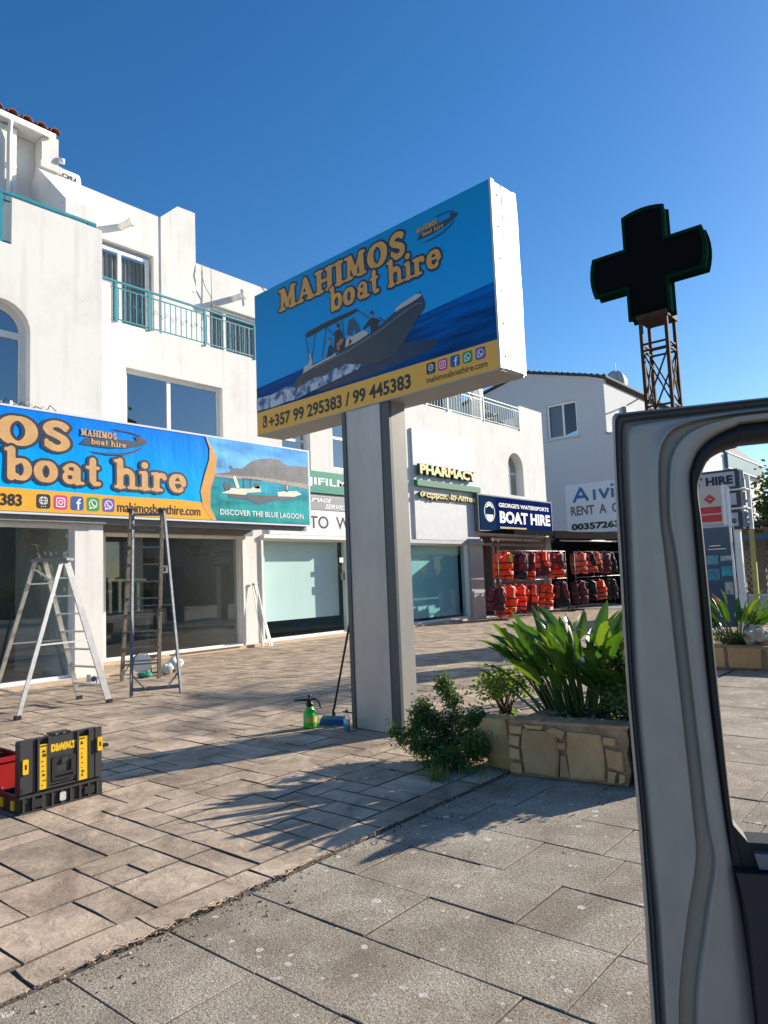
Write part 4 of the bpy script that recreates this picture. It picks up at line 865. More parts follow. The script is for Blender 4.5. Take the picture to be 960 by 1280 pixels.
mb.hexa([(35.82,19.101,12.87),(35.82,26.2,11.1),(50,26.2,11.1),(50,19.101,12.87),(35.82,19.101,12.97),(35.82,26.2,11.2),(50,26.2,11.2),(50,19.101,12.97)])
rf = mb.build('roof', mat('dark_roof', (.05,.05,.055), .8), G)
for i in range(15):
    y = 14.4+i*.33; z = 11.69+(y-14.28)*.262; mb = MB(); mb.tube([(35.76,y,z),(36.2,y,z)], .06, 8); mb.build('verge_tile', TILE if i in (9, 10) else MATS['dark_roof'], rf)
mb = MB(); mb.tube([(35.6,14.42,8.64),(37.1,14.42,8.6)], .045, 6); mb.build('pipe', mat('fitting_grey', (.22,.22,.22), .6), G)
mb = MB(); mb.tube([(38.9,14.45,10.6),(38.7,13.7,10.8),(38.3,13.55,10.74)], .04, 6); mb.build('wall_lamp', MATS['fitting_grey'], G)
mb = MB(); mb.box(38.4,39.9,14.3,14.515,10.0,10.44); mb.build('wall_box', MATS['fitting_grey'], G)
t = thing('water_drum', 'pale round water drum on the roof edge behind the lattice mast', 'water tank', (42, 16, 12.2))
mb = MB(); mb.tube([(41.0,15.84,12.8),(41.06,15.84,12.8),(42.2,16.08,12.8),(42.26,16.08,12.8)], [.42,.54,.54,.42], 16); mb.build('drum', mat('drum_grey', (.45,.46,.46), .5, .3), t)
mb = MB(); mb.box(41.2,42.1,15.7,16.1,11.8,12.28); mb.build('stand', STEEL, t); mb = MB(); mb.tube([(40.9,15.7,12.0),(40.9,15.7,13.7)], .018, 5); mb.build('antenna', STEEL, t)
t = thing('car_rental_sign', 'white rental sign board with blue and grey lettering on the grey gabled wall', 'sign', (35.9, 15.6, 3.5))
mb = MB(); mb.box(35.90,35.99,13.32,17.02,3.54,6.18); mb.build('board', mat('rental_board', (.66,.68,.71), .5), t)
KR = 1.2
RF = frame((35.895,17.02,3.54),(0,-KR,0),(0,0,KR),(KR,0,0)); BL_ = mat('rental_blue', (.02,.12,.33), .5)
def strokes(F, segs, w, mt, parent, name='lettering', c=-.004):
    mb = MB()
    for i, (x0, y0, x1, y1) in enumerate(segs):
        d = Vector((x1-x0, y1-y0)); l = d.length; d /= l; n = Vector((-d.y, d.x))*w/2; e = d*w*.25
        mb.add([F(x0-e.x+n.x, y0-e.y+n.y, c-.0007*i), F(x1+e.x+n.x, y1+e.y+n.y, c-.0007*i), F(x1+e.x-n.x, y1+e.y-n.y, c-.0007*i), F(x0-e.x-n.x, y0-e.y-n.y, c-.0007*i)], [(0,1,2,3)])
    return mb.build(name, mt, parent, fix=False)
strokes(RF, [(.40,1.42,.74,2.0),(.74,2.0,1.04,1.45),(.50,1.62,.95,1.62),(1.36,1.45,1.36,1.85),(1.62,1.85,1.80,1.48),(1.80,1.48,2.0,1.85),(2.18,1.48,2.18,1.82),(2.18,1.97,2.18,2.02)], .13, BL_, t)
text('RENT  A  CAR', RF, .22, 3.0, .80, 1.22, mat('rental_grey', (.13,.11,.12), .5), t, bold=.03)
text('0035726321', RF, .20, 2.9, .15, .46, PRINTK, t, bold=.05)
# ================================================================== CANOPY AND LIFE JACKETS
t = thing('black_awning', 'flat black awning over the life jacket racks', 'awning', (26, 12, 2.9))
BF = mat('black_fabric', (.008,.008,.009), 1.0, spec=.05)
mb = MB(); mb.box(21.9, 32.4, 12.45, 13.71, 3.05, 3.09); mb.build('roof_sheet', BF, t)
mb = MB(); mb.box(21.9,24.9,12.36,12.44,2.90,3.04); mb.hexa([(24.91,12.34,2.82),(33,12.0,2.88),(33,12.1,2.88),(24.91,12.44,2.82),(24.91,12.34,3.05),(33,12.0,3.24),(33,12.1,3.24),(24.91,12.44,3.05)]); mb.build('valance', BF, t)
mb = MB(); mb.box(22.4,24.5,13.5,13.6,2.78,2.86); mb.box(24.6,26.5,13.5,13.6,2.78,2.86); mb.tube([(26.7,13.0,2.8),(31,12.4,2.8)], .04, 6); mb.build('roller_tube', TRIM, t)
mb = MB(); 
for x, y in ((32.6,12.3),): mb.box(x-.03,x+.03,y-.03,y+.03,0,2.99)
mb.build('post', BLACK, t)
mb = MB(); mb.box(27.705,32.7,14.6,14.7,0,3.4); mb.box(32.7,32.8,12.5,14.6,0,3.3); mb.build('alley_dark_sheet', BF, t)  # black sheets added across the alley, standing in for its shade
t = thing('white_shop_pole', 'white curtained post between the racks under the awning', 'post', (26.3,13.2,0))
mb = MB(); mb.hexa([(25.9,13.3,2.3),(26.5,13.3,2.3),(26.5,13.4,2.3),(25.9,13.4,2.3),(26.1,13.3,2.95),(26.4,13.3,2.95),(26.4,13.4,2.95),(26.1,13.4,2.95)]); mb.box(26.15,26.3,13.3,13.4,.3,2.299); mb.build('post_cover', mat('cover_grey', (.45,.46,.47), .7), t)
def rack(x0, x1, y, zs, label):
    t = thing('clothes_rack', label, 'rack', (x0, y, 0), 'hanging racks under the awning')
    mb = MB()
    for z in zs: mb.tube([(x0,y,z),(x1,y,z)], .016, 6)
    mb.build('rail', STEEL, t)
    for x in (x0, x1):
        mb = MB(); mb.tube([(x,y,0),(x,y,zs[0])], .018, 6); mb.box(x-.03,x+.03,y-.3,y+.3,0,.04); mb.build('post', BLACK, t)
rack(21.1, 26.2, 12.6, (2.34,1.30), 'steel rack hung with the bright orange life jackets by the shop door')
rack(27.0, 31.8, 12.6, (2.34,1.30), 'steel rack hung with dark and faded life jackets beside the van door')
OR1 = mat('vest_orange', (.88,.065,.012), .6, var=.12, vscale=8, bump=.15); OR2 = mat('vest_coral', (.75,.14,.07), .65, var=.15, vscale=8, bump=.15)
MAR = mat('vest_maroon', (.14,.02,.03), .7, var=.2, bump=.15); BK = mat('vest_black', (.010,.010,.013), .7, var=.2, bump=.15); STRAP = mat('vest_strap', (.01,.01,.012), .6); YST = mat('vest_yellow', (.55,.55,.03), .6)
def vest(x, y, z, rz, mt, label, second=None, w=.50, h=.66, yellow=False):
    """foam vest: two buoyancy fronts with a V neck, shoulder yokes, back panel, belts, buckles, on a hanger; z is the rail height"""
    t = thing('life_jacket', label, 'life jacket', (x, y, z-.10), 'life jackets on the racks', rz); t.rotation_euler = (random.uniform(-.05,.05), random.uniform(-.13,.13), rz+random.uniform(-.25,.25))
    rgv = random.Random(int(x*100+z*10)); w *= rgv.uniform(.82,1.1); h *= rgv.uniform(.80,1.08); jit = lambda P: [(a+rgv.uniform(-.028,.028), b+rgv.uniform(-.035,.035)) for a, b in P]; spl = rgv.uniform(0,.10)
    second = second or mt; keep = ORG[t.name]; ORG[t.name] = Vector((0,0,0))
    F = frame((0,0,0),(1,0,0),(0,0,1),(0,1,0))
    def puff(poly, c0, c1, m_, name, inset=.03):
        poly = jit(poly); mb = MB(); cx = sum(p[0] for p in poly)/len(poly); cy = sum(p[1] for p in poly)/len(poly); n = len(poly)
        ins = [(cx+(p[0]-cx)*(1-inset/.12), cy+(p[1]-cy)*(1-inset/.3)) for p in poly]; mid = (c0+c1)/2
        V = [F(a, b, c0) for a, b in ins] + [F(a, b, mid) for a, b in poly] + [F(a, b, c1) for a, b in ins]
        S_ = [(i, (i+1)%n, n+(i+1)%n, n+i) for i in range(n)] + [(n+i, n+(i+1)%n, 2*n+(i+1)%n, 2*n+i) for i in range(n)]
        mb.add(V, S_ + [tuple(range(n))[::-1], tuple(range(2*n, 3*n))], 0, True); return mb.build(name, m_, t)
    for s in (-1, 1):
        puff([(s*.02,-.02-h*.25),(s*.06,-h*.12),(s*.13,-.01),(s*w*.42,-.03),(s*w*.38,-h*.30),(s*w*.5,-h*.42),(s*w*.48,-h*.62),(s*(.02+spl),-h*.62)], -.10, -.02, mt, 'front_panel')
        puff([(s*.02,-h*.66),(s*w*.47,-h*.66),(s*w*(.40+spl),-h*.98),(s*(.03+spl),-h*(1.0-.12*spl*8*(s>0)))], -.10, -.02, second, 'front_panel')
        mb = MB(); mb.tube([(s*.10,-.07,.0),(s*.12,0,.03),(s*.12,.09,-.02)], .045, 6); mb.build('shoulder', mt, t)
    puff([(-w*.42,-.02),(w*.42,-.02),(w*.46,-h*.45),(w*.44,-h*.95),(-w*.44,-h*.95),(-w*.46,-h*.45)], .04, .11, second, 'back_panel')
    for b in (-h*.38, -h*.64, -h*.86):
        mb = MB(); mb.fbox(F, -w*.5, w*.5, b-.018, b+.018, -.115, -.102); mb.build('belt', STRAP, t)
        mb = MB(); mb.fbox(F, -.035, .035, b-.026, b+.026, -.128, -.116); mb.build('buckle', BLACK, t)
    if yellow:
        mb = MB(); mb.fbox(F, w*.30, w*.44, -h*.35, -.05, -.112, -.102); mb.build('reflective_patch', YST, t)
    mb = MB(); mb.tube([F(-w*.38,-.02,0),F(0,.06,0),F(w*.38,-.02,0)], .008, 5); mb.tube([F(0,.06,0),F(0,.10,0),F(.02,.125,0),F(0,.14,0)], .005, 5); mb.build('hanger', STEEL, t)
    mb = MB(); mb.tube([F(.1,-h*.95,-.05),F(.12,-h*1.1,-.05),F(.02,-h*1.16,-.04),F(-.08,-h*1.08,-.05)], .008, 5); mb.build('strap_end', STRAP, t)
    ORG[t.name] = keep
R_ = math.radians
vl = [ # x, y, rail z, rot, mat, second, label
 (21.45,12.6,2.34,-35,OR1,None,'bright orange life jacket with a yellow patch, leftmost on the upper rail',True),
 (22.50,12.6,2.34,-60,MAR,BK,'dark maroon striped life jacket second on the upper rail',False),
 (23.20,12.6,2.34,-65,MAR,OR1,'maroon life jacket with an orange bottom half on the upper rail',False),
 (24.40,12.6,2.34,-40,OR1,OR2,'bright red orange life jacket at the middle of the upper rail',False),
 (25.40,12.6,2.34,-60,BK,None,'black life jacket behind the red one at the right end of the first upper rail',False),
 (21.60,12.6,1.30,-30,OR1,None,'orange life jacket leftmost on the lower rail',False),
 (22.40,12.6,1.30,-50,OR1,OR1,'crumpled orange life jacket second on the lower rail',False),
 (23.20,12.6,1.30,-55,OR1,MAR,'orange and maroon life jacket third on the lower rail',False),
 (24.50,12.6,1.30,-30,OR1,None,'wide bright orange life jacket at the middle of the lower rail above the leaves',False),
 (25.60,12.6,1.30,-65,MAR,BK,'dark maroon life jacket at the right end of the first lower rail',False),
 (27.40,12.6,2.34,-35,OR2,None,'faded coral life jacket leftmost on the upper rail beside the van door',False),
 (28.30,12.6,2.34,-55,BK,OR2,'black life jacket with coral edges next to the faded coral one',False),
 (28.90,12.6,2.34,-60,OR2,MAR,'coral and maroon life jacket right of the black one on the upper rail',False),
 (30.30,12.6,2.34,-50,BK,None,'black life jacket on the upper rail closest to the van door',False),
 (27.20,12.6,1.30,-50,MAR,None,'maroon life jacket leftmost on the lower rail beside the van door',False),
 (28.20,12.6,1.30,-50,BK,None,'black life jacket in the middle of the lower rail beside the van door',False),
 (29.00,12.6,1.30,-60,OR1,OR2,'orange life jacket right of the black one on the lower rail',False),
 (30.40,12.6,1.30,-45,BK,BK,'black life jacket on the lower rail closest to the van door',False),
 (23.8,12.45,2.34,-50,OR1,MAR,'orange and maroon life jacket tucked behind the bright red one on the upper rail',False),
 (21.2,12.75,1.30,-45,MAR,None,'maroon life jacket half hidden at the left end of the lower rail',False),
 (25.1,12.45,2.34,-40,MAR,OR1,'maroon and orange life jacket near the right end of the first upper rail',False),
 (29.6,12.45,2.34,-40,MAR,None,'maroon life jacket among the black ones on the upper rail by the van door',False)]
for x, y, z, rz, m1, m2, lb, ye in vl: vest(x, y, z+(.03 if z > 2 else -.08), R_(rz), m1, lb, m2, yellow=ye, w=.70, h=.95 if z > 2 else .98)
t = thing('shop_counter', 'dark counter with bottles just inside the shop door', 'counter', (23,15,0))
mb = MB(); mb.box(22.6,24,15,15.6,0.02,1.0); mb.build('body', DARKIN, t); 
for k in range(4): mb = MB(); mb.lathe((22.8+k*.25,15.2,1.0), [(.04,0),(.04,.15),(.015,.2),(.015,.25)], 8); mb.build('bottle', mat('pale_bottle', (.3,.35,.35), .3), t)
# ================================================================== LADDERS
def lerp(p, q, t): return Vector(p)*(1-t)+Vector(q)*t
t = thing('aluminium_step_ladder', 'wide aluminium step ladder standing open in front of the left shop window', 'ladder', (4.6,9.65,0))
T = Vector((4.58,9.62,1.95)); dy = Vector((-.10,.17,0))
fA, fB = Vector((5.20,9.28,0)), Vector((5.16,10.02,0)); rA, rB = Vector((3.93,9.13,0)), Vector((4.06,10.25,0))
tA, tB = T-dy*.8+Vector((.04,0,0)), T+dy*.8+Vector((.04,0,0)); uA, uB = T-dy*1.0-Vector((.05,0,0)), T+dy*1.0-Vector((.05,0,0))
for p, q, wd in ((tA,fA,.085),(tB,fB,.06)):
    mb = MB(); mb.beam(p, q, .026, wd, (1,0,0)); mb.build('step_rail', ALU, t)
for p, q in ((uA,rA),(uB,rB)):
    mb = MB(); mb.beam(p, q, .026, .05, (1,0,0)); mb.build('rear_leg', ALU, t)
for i in range(1, 8):
    k = i/8; mb = MB(); a, b = lerp(tA,fA,k), lerp(tB,fB,k); mb.beam(a, b, .075, .022); mb.build('step', ALU, t)
mb = MB(); mb.beam(T-dy*1.35, T+dy*1.35, .17, .035); 
mb.build('top_cap', mat('cap_plastic', (.20,.20,.20), .5, var=.3, vscale=30), t)
mb = MB()
mb.beam(lerp(uA,rA,.16), lerp(uB,rB,.16), .02, .02); mb.beam(lerp(uA,rA,.16), lerp(uB,rB,.05), .012, .02); mb.build('rear_brace', ALU, t)
mb = MB(); mb.beam(lerp(uA,rA,.86), lerp(uB,rB,.86), .02, .03); mb.build('rear_brace', ALU, t)
for p, q, r, s in ((uA,rA,tA,fA),(uB,rB,tB,fB)): mb = MB(); mb.beam(lerp(p,q,.56), lerp(r,s,.56), .012, .022); mb.build('spreader', ALU, t)
mb = MB(); mb.beam(lerp(fA,tA,.06), lerp(fB,tB,.06), .015, .02); mb.build('foot_bar', ALU, t)
for p in (fA, fB, rA, rB): mb = MB(); mb.box(p.x-.035,p.x+.035,p.y-.03,p.y+.03,0,.05); mb.build('foot', RUB, t)
t = thing('steel_step_ladder', 'tall grey steel A-shaped ladder open in front of the middle shop window', 'ladder', (6.3,10.1,0))
fA, fB = Vector((6.50,11.20,0)), Vector((7.02,10.92,0)); rA, rB = Vector((5.60,9.40,0)), Vector((6.20,9.08,0))
tA, tB = Vector((6.17,10.32,2.74)), Vector((6.49,9.95,2.72)); uA, uB = tA+Vector((-.02,-.08,0)), tB+Vector((-.02,-.08,0))
LB = mat('old_ladder_paint', (.20,.18,.15), .6, .3, var=.4, vscale=20)
for p, q in ((tA,fA),(tB,fB)): mb = MB(); mb.beam(p, q, .03, .06, (1,0,0)); mb.build('step_rail', LB, t)
for p, q in ((uA,rA),(uB,rB)): mb = MB(); mb.beam(p, q, .035, .035, (1,0,0)); mb.build('rear_leg', mat('ladder_blue_grey', (.15,.17,.185), .5, .5, var=.3, vscale=16), t)
for i in range(1, 10): mb = MB(); mb.beam(lerp(tA,fA,i/10), lerp(tB,fB,i/10), .055, .025); mb.build('step', LB, t)
G2 = MATS['ladder_blue_grey']
mb = MB(); mb.beam(lerp(rA,uA,.035), lerp(rB,uB,.035), .03, .05); mb.beam(lerp(rA,uA,.11), lerp(rA,rB,.28)+Vector((0,0,.1)), .015, .02); mb.beam(lerp(rB,uB,.11), lerp(rA,rB,.72)+Vector((0,0,.1)), .015, .02)
mb.beam(lerp(fA,tA,.12), lerp(fB,tB,.12), .015, .02); mb.beam(lerp(fA,tA,.03), lerp(fA,fB,.3)+Vector((0,0,.35)), .012, .02); mb.beam(uA+Vector((0,0,-.05)),uB+Vector((0,0,-.05)),.03,.04); mb.build('brace', G2, t)
mb = MB(); mb.box(tA.x-.05,tA.x+.05,tA.y-.09,tA.y+.03,2.73,2.79); mb.box(tB.x-.05,tB.x+.05,tB.y-.09,tB.y+.03,2.71,2.77); mb.build('hinge', BLACK, t)
mb = MB(); mb.tube([lerp(uA,rA,.10)]+[lerp(lerp(uA,rA,.10), lerp(uB,rB,.09), k/6)-Vector((0,0,.09*math.sin(math.pi*k/6))) for k in range(1,6)]+[lerp(uB,rB,.09)], .005, 4); mb.build('safety_cord', BLACK, t)
mb = MB(); mb.beam(lerp(tA,fA,.545)+Vector((-.05,-.1,0)), lerp(tB,fB,.545)+Vector((.25,-.05,0)), .10, .015); mb.build('tray', G2, t)
t = thing('folded_ladder', 'narrow folded white ladder leaning on the white column right of the empty shop', 'ladder', (11.9,13.8,0))
mb = MB(); mb.beam((11.72,13.72,0),(11.62,13.93,1.55),.03,.05,(1,0,0)); mb.build('rail', ALU, t)
mb = MB(); mb.beam((11.95,13.66,0),(11.66,13.92,1.56),.03,.05,(1,0,0)); mb.build('rail', ALU, t)
mb = MB(); mb.beam((11.84,13.62,0),(11.72,13.90,1.5),.02,.03,(1,0,0)); mb.box(11.6,11.72,13.86,13.95,1.54,1.58); mb.build('brace', TRIM, t)
# ------------------------------------------------ cleaning things by the shop
t = thing('cable_reel', 'white and black cable reel on the ground behind the steel ladder', 'cable reel', (7.35,11.9,0))
mb = MB()
for c in (-.06,.06): mb.tube([(7.30+c*.4,11.9+c,.18),(7.31+c*.4,11.915+c,.18)], .17, 18, 0)
mb.build('flange', TRIM, t); mb = MB(); mb.tube([(7.28,11.85,.18),(7.34,11.96,.18)], .11, 14); mb.tube([(7.1,11.9,0),(7.15,11.9,.3),(7.3,11.9,.42),(7.45,11.9,.3),(7.5,11.9,0)], .012, 6); mb.build('spool_frame', BLACK, t)
def crumple(c, r, sq, seed, amp=.35, n=12):
    rg = random.Random(seed); V = []; F = []; c = Vector(c)
    ph = [rg.uniform(0, 6) for _ in range(6)]
    for i in range(n+1):
        th = math.pi*i/n
        for k in range(2*n):
            a = math.pi*k/n; rr = r*(1+amp*(.4*math.sin(3*a+ph[0]+2*th)+.3*math.sin(5*th+ph[1]+a*2)+.3*math.sin(7*a+ph[2])*math.sin(th*4+ph[3]))+rg.uniform(-.06,.06))
            V.append(c+Vector((rr*math.sin(th)*math.cos(a), rr*math.sin(th)*math.sin(a), rr*math.cos(th)*sq)))
    for i in range(n):
        for k in range(2*n): F.append((i*2*n+k, i*2*n+(k+1)%(2*n), (i+1)*2*n+(k+1)%(2*n), (i+1)*2*n+k))
    return V, F
def lump(name, c, r, sq, seed, mt, label, cat, amp=.35, smooth=False, group=None):
    V, F = crumple(c, r, sq, seed, amp); V = [Vector((v.x, v.y, max(v.z, .002))) for v in V]; mb = MB(); mb.add(V, F, 0, smooth); o = mb.build(name, mt, None); tag(o, label, cat, group); return o
BAG = mat('thin_bag', (.62,.61,.58), .4, var=.1, vscale=14, trans=.0)
lump('plastic_bag', (7.75,11.55,.12), .15, .8, 3, BAG, 'crumpled translucent white bag nearest the shop window on the paving', 'bag', smooth=True)
lump('plastic_bag', (7.40,11.25,.10), .11, .8, 9, BAG, 'smaller crumpled white bag between the green cloth and the larger bag', 'bag', smooth=True)
lump('green_cloth', (7.0,11.3,.04), .12, .4, 5, mat('cloth_green', (.02,.26,.17), .8), 'balled green cloth on the paving behind the steel ladder', 'cloth', smooth=True)
t = thing('cable_coil', 'thin black cable lying in a loop beside the white bag', 'cable', (7.9,11.7,0))
mb = MB(); mb.tube([(7.4+.2*math.cos(a)+.04*a, 11.75+.13*math.sin(a), .012+(.25-.05*a if a < 3 else .0)*.3) for a in [i*.35 for i in range(26)]], .007, 5); mb.build('cable', BLACK, t)
t = thing('white_work_lamp', 'small white box lamp with a black eye at the foot of the white column', 'lamp', (6.1,11.4,0))
mb = MB(); mb.box(6.03,6.17,11.33,11.47,.0,.16); mb.build('body', TRIM, t); mb = MB(); mb.tube([(6.08,11.325,.09),(6.08,11.345,.09)], .045, 12); mb.build('lens', BLACK, t)
t = thing('window_rail', 'loose white rail lying on the ledge of the empty middle shop', 'rail', (10,13.8,0))
mb = MB(); mb.beam((9.3,13.84,.10),(11.2,13.84,.10),.05,.04); mb.build('rail', TRIM, t); mb = MB(); mb.beam((8.6,13.82,.09),(8.9,13.84,.09),.04,.05); mb.build('clip', BLACK, t)
# stickers and socket seen in the empty shop
t = thing('window_sticker', 'small white square sticker on the empty shop window', 'sticker', (9.2,14.09,1.9))
mb = MB(); mb.add([(9.16,14.09,1.86),(9.32,14.09,1.86),(9.32,14.09,2.02),(9.16,14.09,2.02)], [(0,1,2,3)]); mb.build('sheet', PRINTW, t); mb = MB(); mb.add([(9.21,14.087,1.89),(9.26,14.087,1.89),(9.26,14.087,1.99),(9.21,14.087,1.99)], [(0,1,2,3)]); mb.build('symbol', PRINTK, t)
t = thing('shelf_frame', 'white slatted frame leaning on a dark desk inside the empty shop', 'shelf', (8.6,15.6,0))
mb = MB()
for k in range(4): mb.box(8.75+k*.24,8.82+k*.24,15.6,15.64,1.0,1.75)
mb.box(8.7,9.7,15.58,15.66,1.72,1.78); mb.build('slats', TRIM, t); mb = MB(); mb.box(8.1,9.9,15.55,16.2,.85,.95); mb.box(8.15,8.25,15.6,16.1,.04,.85); mb.box(9.7,9.8,15.6,16.1,.04,.85); mb.build('desk', DARKIN, t)
t = thing('swivel_chair', 'dark red swivel chair inside the empty shop', 'chair', (8.2,15.2,0))
mb = MB(); mb.box(8.0,8.45,15.0,15.45,.45,.53); mb.box(8.0,8.45,15.42,15.48,.55,1.0); mb.build('seat', mat('chair_red', (.12,.02,.02), .7), t); mb = MB(); mb.tube([(8.22,15.22,.04),(8.22,15.22,.45)], .03, 8)
for k in range(5): a = k*1.257; mb.beam((8.22,15.22,.08),(8.22+.28*math.cos(a),15.22+.28*math.sin(a),.06),.03,.03)
mb.build('base', BLACK, t)
# ================================================================== TOOL CASES
CASE = mat('case_black', (.016,.017,.018), .5, var=.15, bump=.12, bscale=150); CASE2 = mat('case_charcoal', (.035,.036,.038), .5, var=.1, bump=.1, bscale=150)
t = thing('tool_case', 'open black tool case with yellow latches, lid standing upright on the paving', 'tool case', (2.58,5.3,0))
TC = XY(5.22)
mb = MB(); mb.plate(TC, [rrect(2.275,2.885,.0,.135,.015)], .0, .02); mb.box(2.275,2.295,5.24,5.54,.0,.135); mb.box(2.865,2.885,5.24,5.54,0,.135); mb.box(2.295,2.865,5.52,5.54,0,.135); mb.box(2.295,2.865,5.24,5.52,.0,.015); mb.build('tray', CASE, t)
mb = MB()
for k in range(9): mb.box(2.30+k*.067,2.315+k*.067,5.207,5.219,.01,.125)
mb.box(2.28,2.88,5.205,5.2185,.118,.134); mb.box(2.28,2.88,5.206,5.2185,.002,.014); mb.build('tray_ribs', CASE2, t)
for x in (2.36,2.74): mb = MB(); mb.box(x,x+.075,5.200,5.2065,.035,.095); mb.build('tray_foot_clip', CASE, t)
for y in (5.27, 5.44): mb = MB(); mb.box(2.262,2.274,y,y+.04,.03,.10); mb.build('side_latch', YEL, t)
mb = MB(); mb.box(2.4,2.47,5.42,5.50,.135,.16); mb.build('yellow_insert', YEL, t)
mb = MB(); mb.plate(TC, [rrect(2.555,2.60,.035,.10,.01)], -.022, -.0135); mb.build('sticker', mat('sticker_grey', (.5,.5,.5), .5, var=.3, vscale=60), t)
# upright lid
lid = MB(); lid.plate(TC, [rrect(2.285,2.88,.136,.545,.015)], .01, .075); lo = lid.build('lid', CASE, t)
mb = MB()
for x0, x1, c in ((2.285,2.335,-.006),(2.40,2.415,-.014),(2.475,2.49,-.014),(2.685,2.70,-.014),(2.775,2.79,-.014),(2.83,2.88,-.006),(2.335,2.39,-.002),(2.79,2.83,-.002)):
    mb.fbox(TC, x0, x1, .15, .553, c, .0098)
mb.fbox(TC, 2.49,2.685,.152,.165,-.01,.0097); mb.build('lid_rib', CASE2, lo)
mb = MB(); mb.fbox(TC, 2.4905, 2.6845, .175, .54, -.004, .0096); mb.build('lid_panel', CASE2, lo)
mb = MB(); mb.plate(TC, [rrect(2.50,2.675,.20,.385,.02), rrect(2.535,2.640,.26,.345,.006), rrect(2.52,2.655,.222,.238,.005)], -.017, -.0042); mb.build('lid_grip', CASE, lo)
mb = MB(); mb.plate(TC, [[(2.565,.335),(2.612,.335),(2.612,.36),(2.604,.372),(2.573,.372),(2.565,.36)]], -.024, -.0172); mb.build('grip_tab', CASE2, lo)
for x in (2.4165, 2.7015):
    mb = MB(); mb.fbox(TC, x, x+.058 if x < 2.6 else x+.072, .155, .50, -.009, .0095); p_ = mb.build('yellow_label', YEL, lo)
    F_ = lambda a, b, c, x=x: TC(x+a, b, c-.0105)
    mb = MB()
    rg = random.Random(int(x*1000))
    for k in range(8):
        b0 = .18+k*.037+rg.uniform(-.004,.004); a0 = rg.uniform(.010,.020); w1 = rg.uniform(.006,.028); h1 = rg.choice((.004,.008,.018,.024)); mb.add([F_(a0,b0,0),F_(a0+w1,b0,0),F_(a0+w1*rg.uniform(.5,1),b0+h1,0),F_(a0+.003,b0+h1,0)], [(0,1,2,3)])
    mb.fbox(TC, x+.006, x+.046, .483, .492, -.0115, -.0095); mb.build('label_print', mat('label_ink', (.03,.03,.02), .6), p_, fix=False)
for x, z in ((2.297,.30),(2.84,.36)):
    mb = MB(); mb.plate(TC, [rrect(x,x+.038,z,z+.11,.006), rrect(x+.012,x+.028,z+.035,z+.075,.003)], -.022, -.0065); mb.build('yellow_latch', YEL, lo)
mb = MB(); mb.fbox(TC, 2.28,2.30,.16,.2,-.012,.02); mb.box(2.865,2.95,5.24,5.28,.37,.395); mb.box(2.87,2.91,5.25,5.30,.22,.24); mb.box(2.52,2.66,5.25,5.33,.546,.562); mb.build('hinge_pin', BLACK, lo)
mb = MB(); mb.box(2.545,2.562,5.245,5.25,.549,.56); mb.box(2.60,2.617,5.245,5.25,.549,.56); mb.build('hinge_glint', STEEL, lo)
text('DEWALT', TC, 2.497, 2.681, .425, .487, YEL, lo, bold=.10, c=-.006)
t.scale = (1, 1, .89); t.location.x -= .02
t = thing('red_crate', 'red plastic tray full of grey cables beside the black tool case', 'crate', (2.1,5.9,0)); t.scale = (1, 1, .86)
mb = MB(); mb.box(1.9,2.50,5.66,5.685,0,.36); mb.box(1.9,2.50,6.2,6.22,0,.36); mb.box(1.9,1.92,5.685,6.2,0,.36); mb.box(2.48,2.50,5.685,6.2,0,.36); mb.box(1.92,2.48,5.685,6.2,0,.02); mb.box(1.89,2.51,5.645,5.66,.33,.37); mb.build('body', RED, t)
mb = MB()
for x, z in ((2.12,.22),(2.20,.22),(2.28,.22),(2.33,.12)): mb.tube([(x,5.658,z),(x,5.652,z)], .011, 8)
mb.build('vent_hole', mat('faded_red', (.42,.08,.08)), t)
for k in range(7):
    mb = MB(); rg = random.Random(k); cx, cy, cz = 2.12+rg.random()*.2, 5.85+rg.random()*.15, .33+rg.random()*.06
    mb.tube([(cx+(.12+.05*rg.random())*math.cos(a)+.0, cy+.10*math.sin(a), cz+.035*math.sin(a*1.7+k)) for a in [i*.4 for i in range(17)]], .008, 6); mb.build('cable', mat('cable_light' if k % 2 else 'cable_dark', (.38,.38,.40) if k % 2 else (.05,.05,.055), .5), t)
# ================================================================== SPRAYER, BROOM, BOTTLE
t = thing('pump_sprayer', 'bright green pump sprayer bottle with a black pump head left of the pillar', 'sprayer', (5.36,5.56,0))
mb = MB(); mb.lathe((5.36,5.56,0), [(.055,0),(.068,.01),(.072,.04),(.070,.12),(.064,.16),(.045,.195),(.032,.215),(.032,.225)], 20); mb.build('tank', mat('spray_green', (.045,.50,.035), .3, coat=.3), t)
mb = MB(); mb.lathe((5.36,5.56,.22), [(.036,0),(.038,.03),(.030,.035),(.028,.075),(.016,.08),(.010,.085),(.010,.10),(.022,.103),(.022,.113),(.01,.118)], 14); mb.build('pump_head', BLACK, t)
mb = MB(); mb.tube([(5.36,5.56,.285),(5.30,5.62,.287),(5.26,5.66,.285),(5.245,5.675,.285)], [.014,.012,.009,.007], 8); mb.build('nozzle', BLACK, t)
mb = MB(); mb.tube([(5.37,5.55,.295),(5.40,5.505,.29),(5.42,5.475,.25),(5.425,5.465,.20)], [.012,.011,.009,.007], 8); mb.build('trigger_handle', BLACK, t)
mb = MB(); V = []
for i in range(9):
    a = math.radians(180+4+i*16); 
    for z in (.06,.12): V.append((5.36+.0745*math.cos(a), 5.56+.0745*math.sin(a), z))
mb.add(V, [(2*i,2*i+2,2*i+3,2*i+1) for i in range(8)], 0, True); mb.build('label', mat('label_yellow', (.55,.50,.10), .5), t)
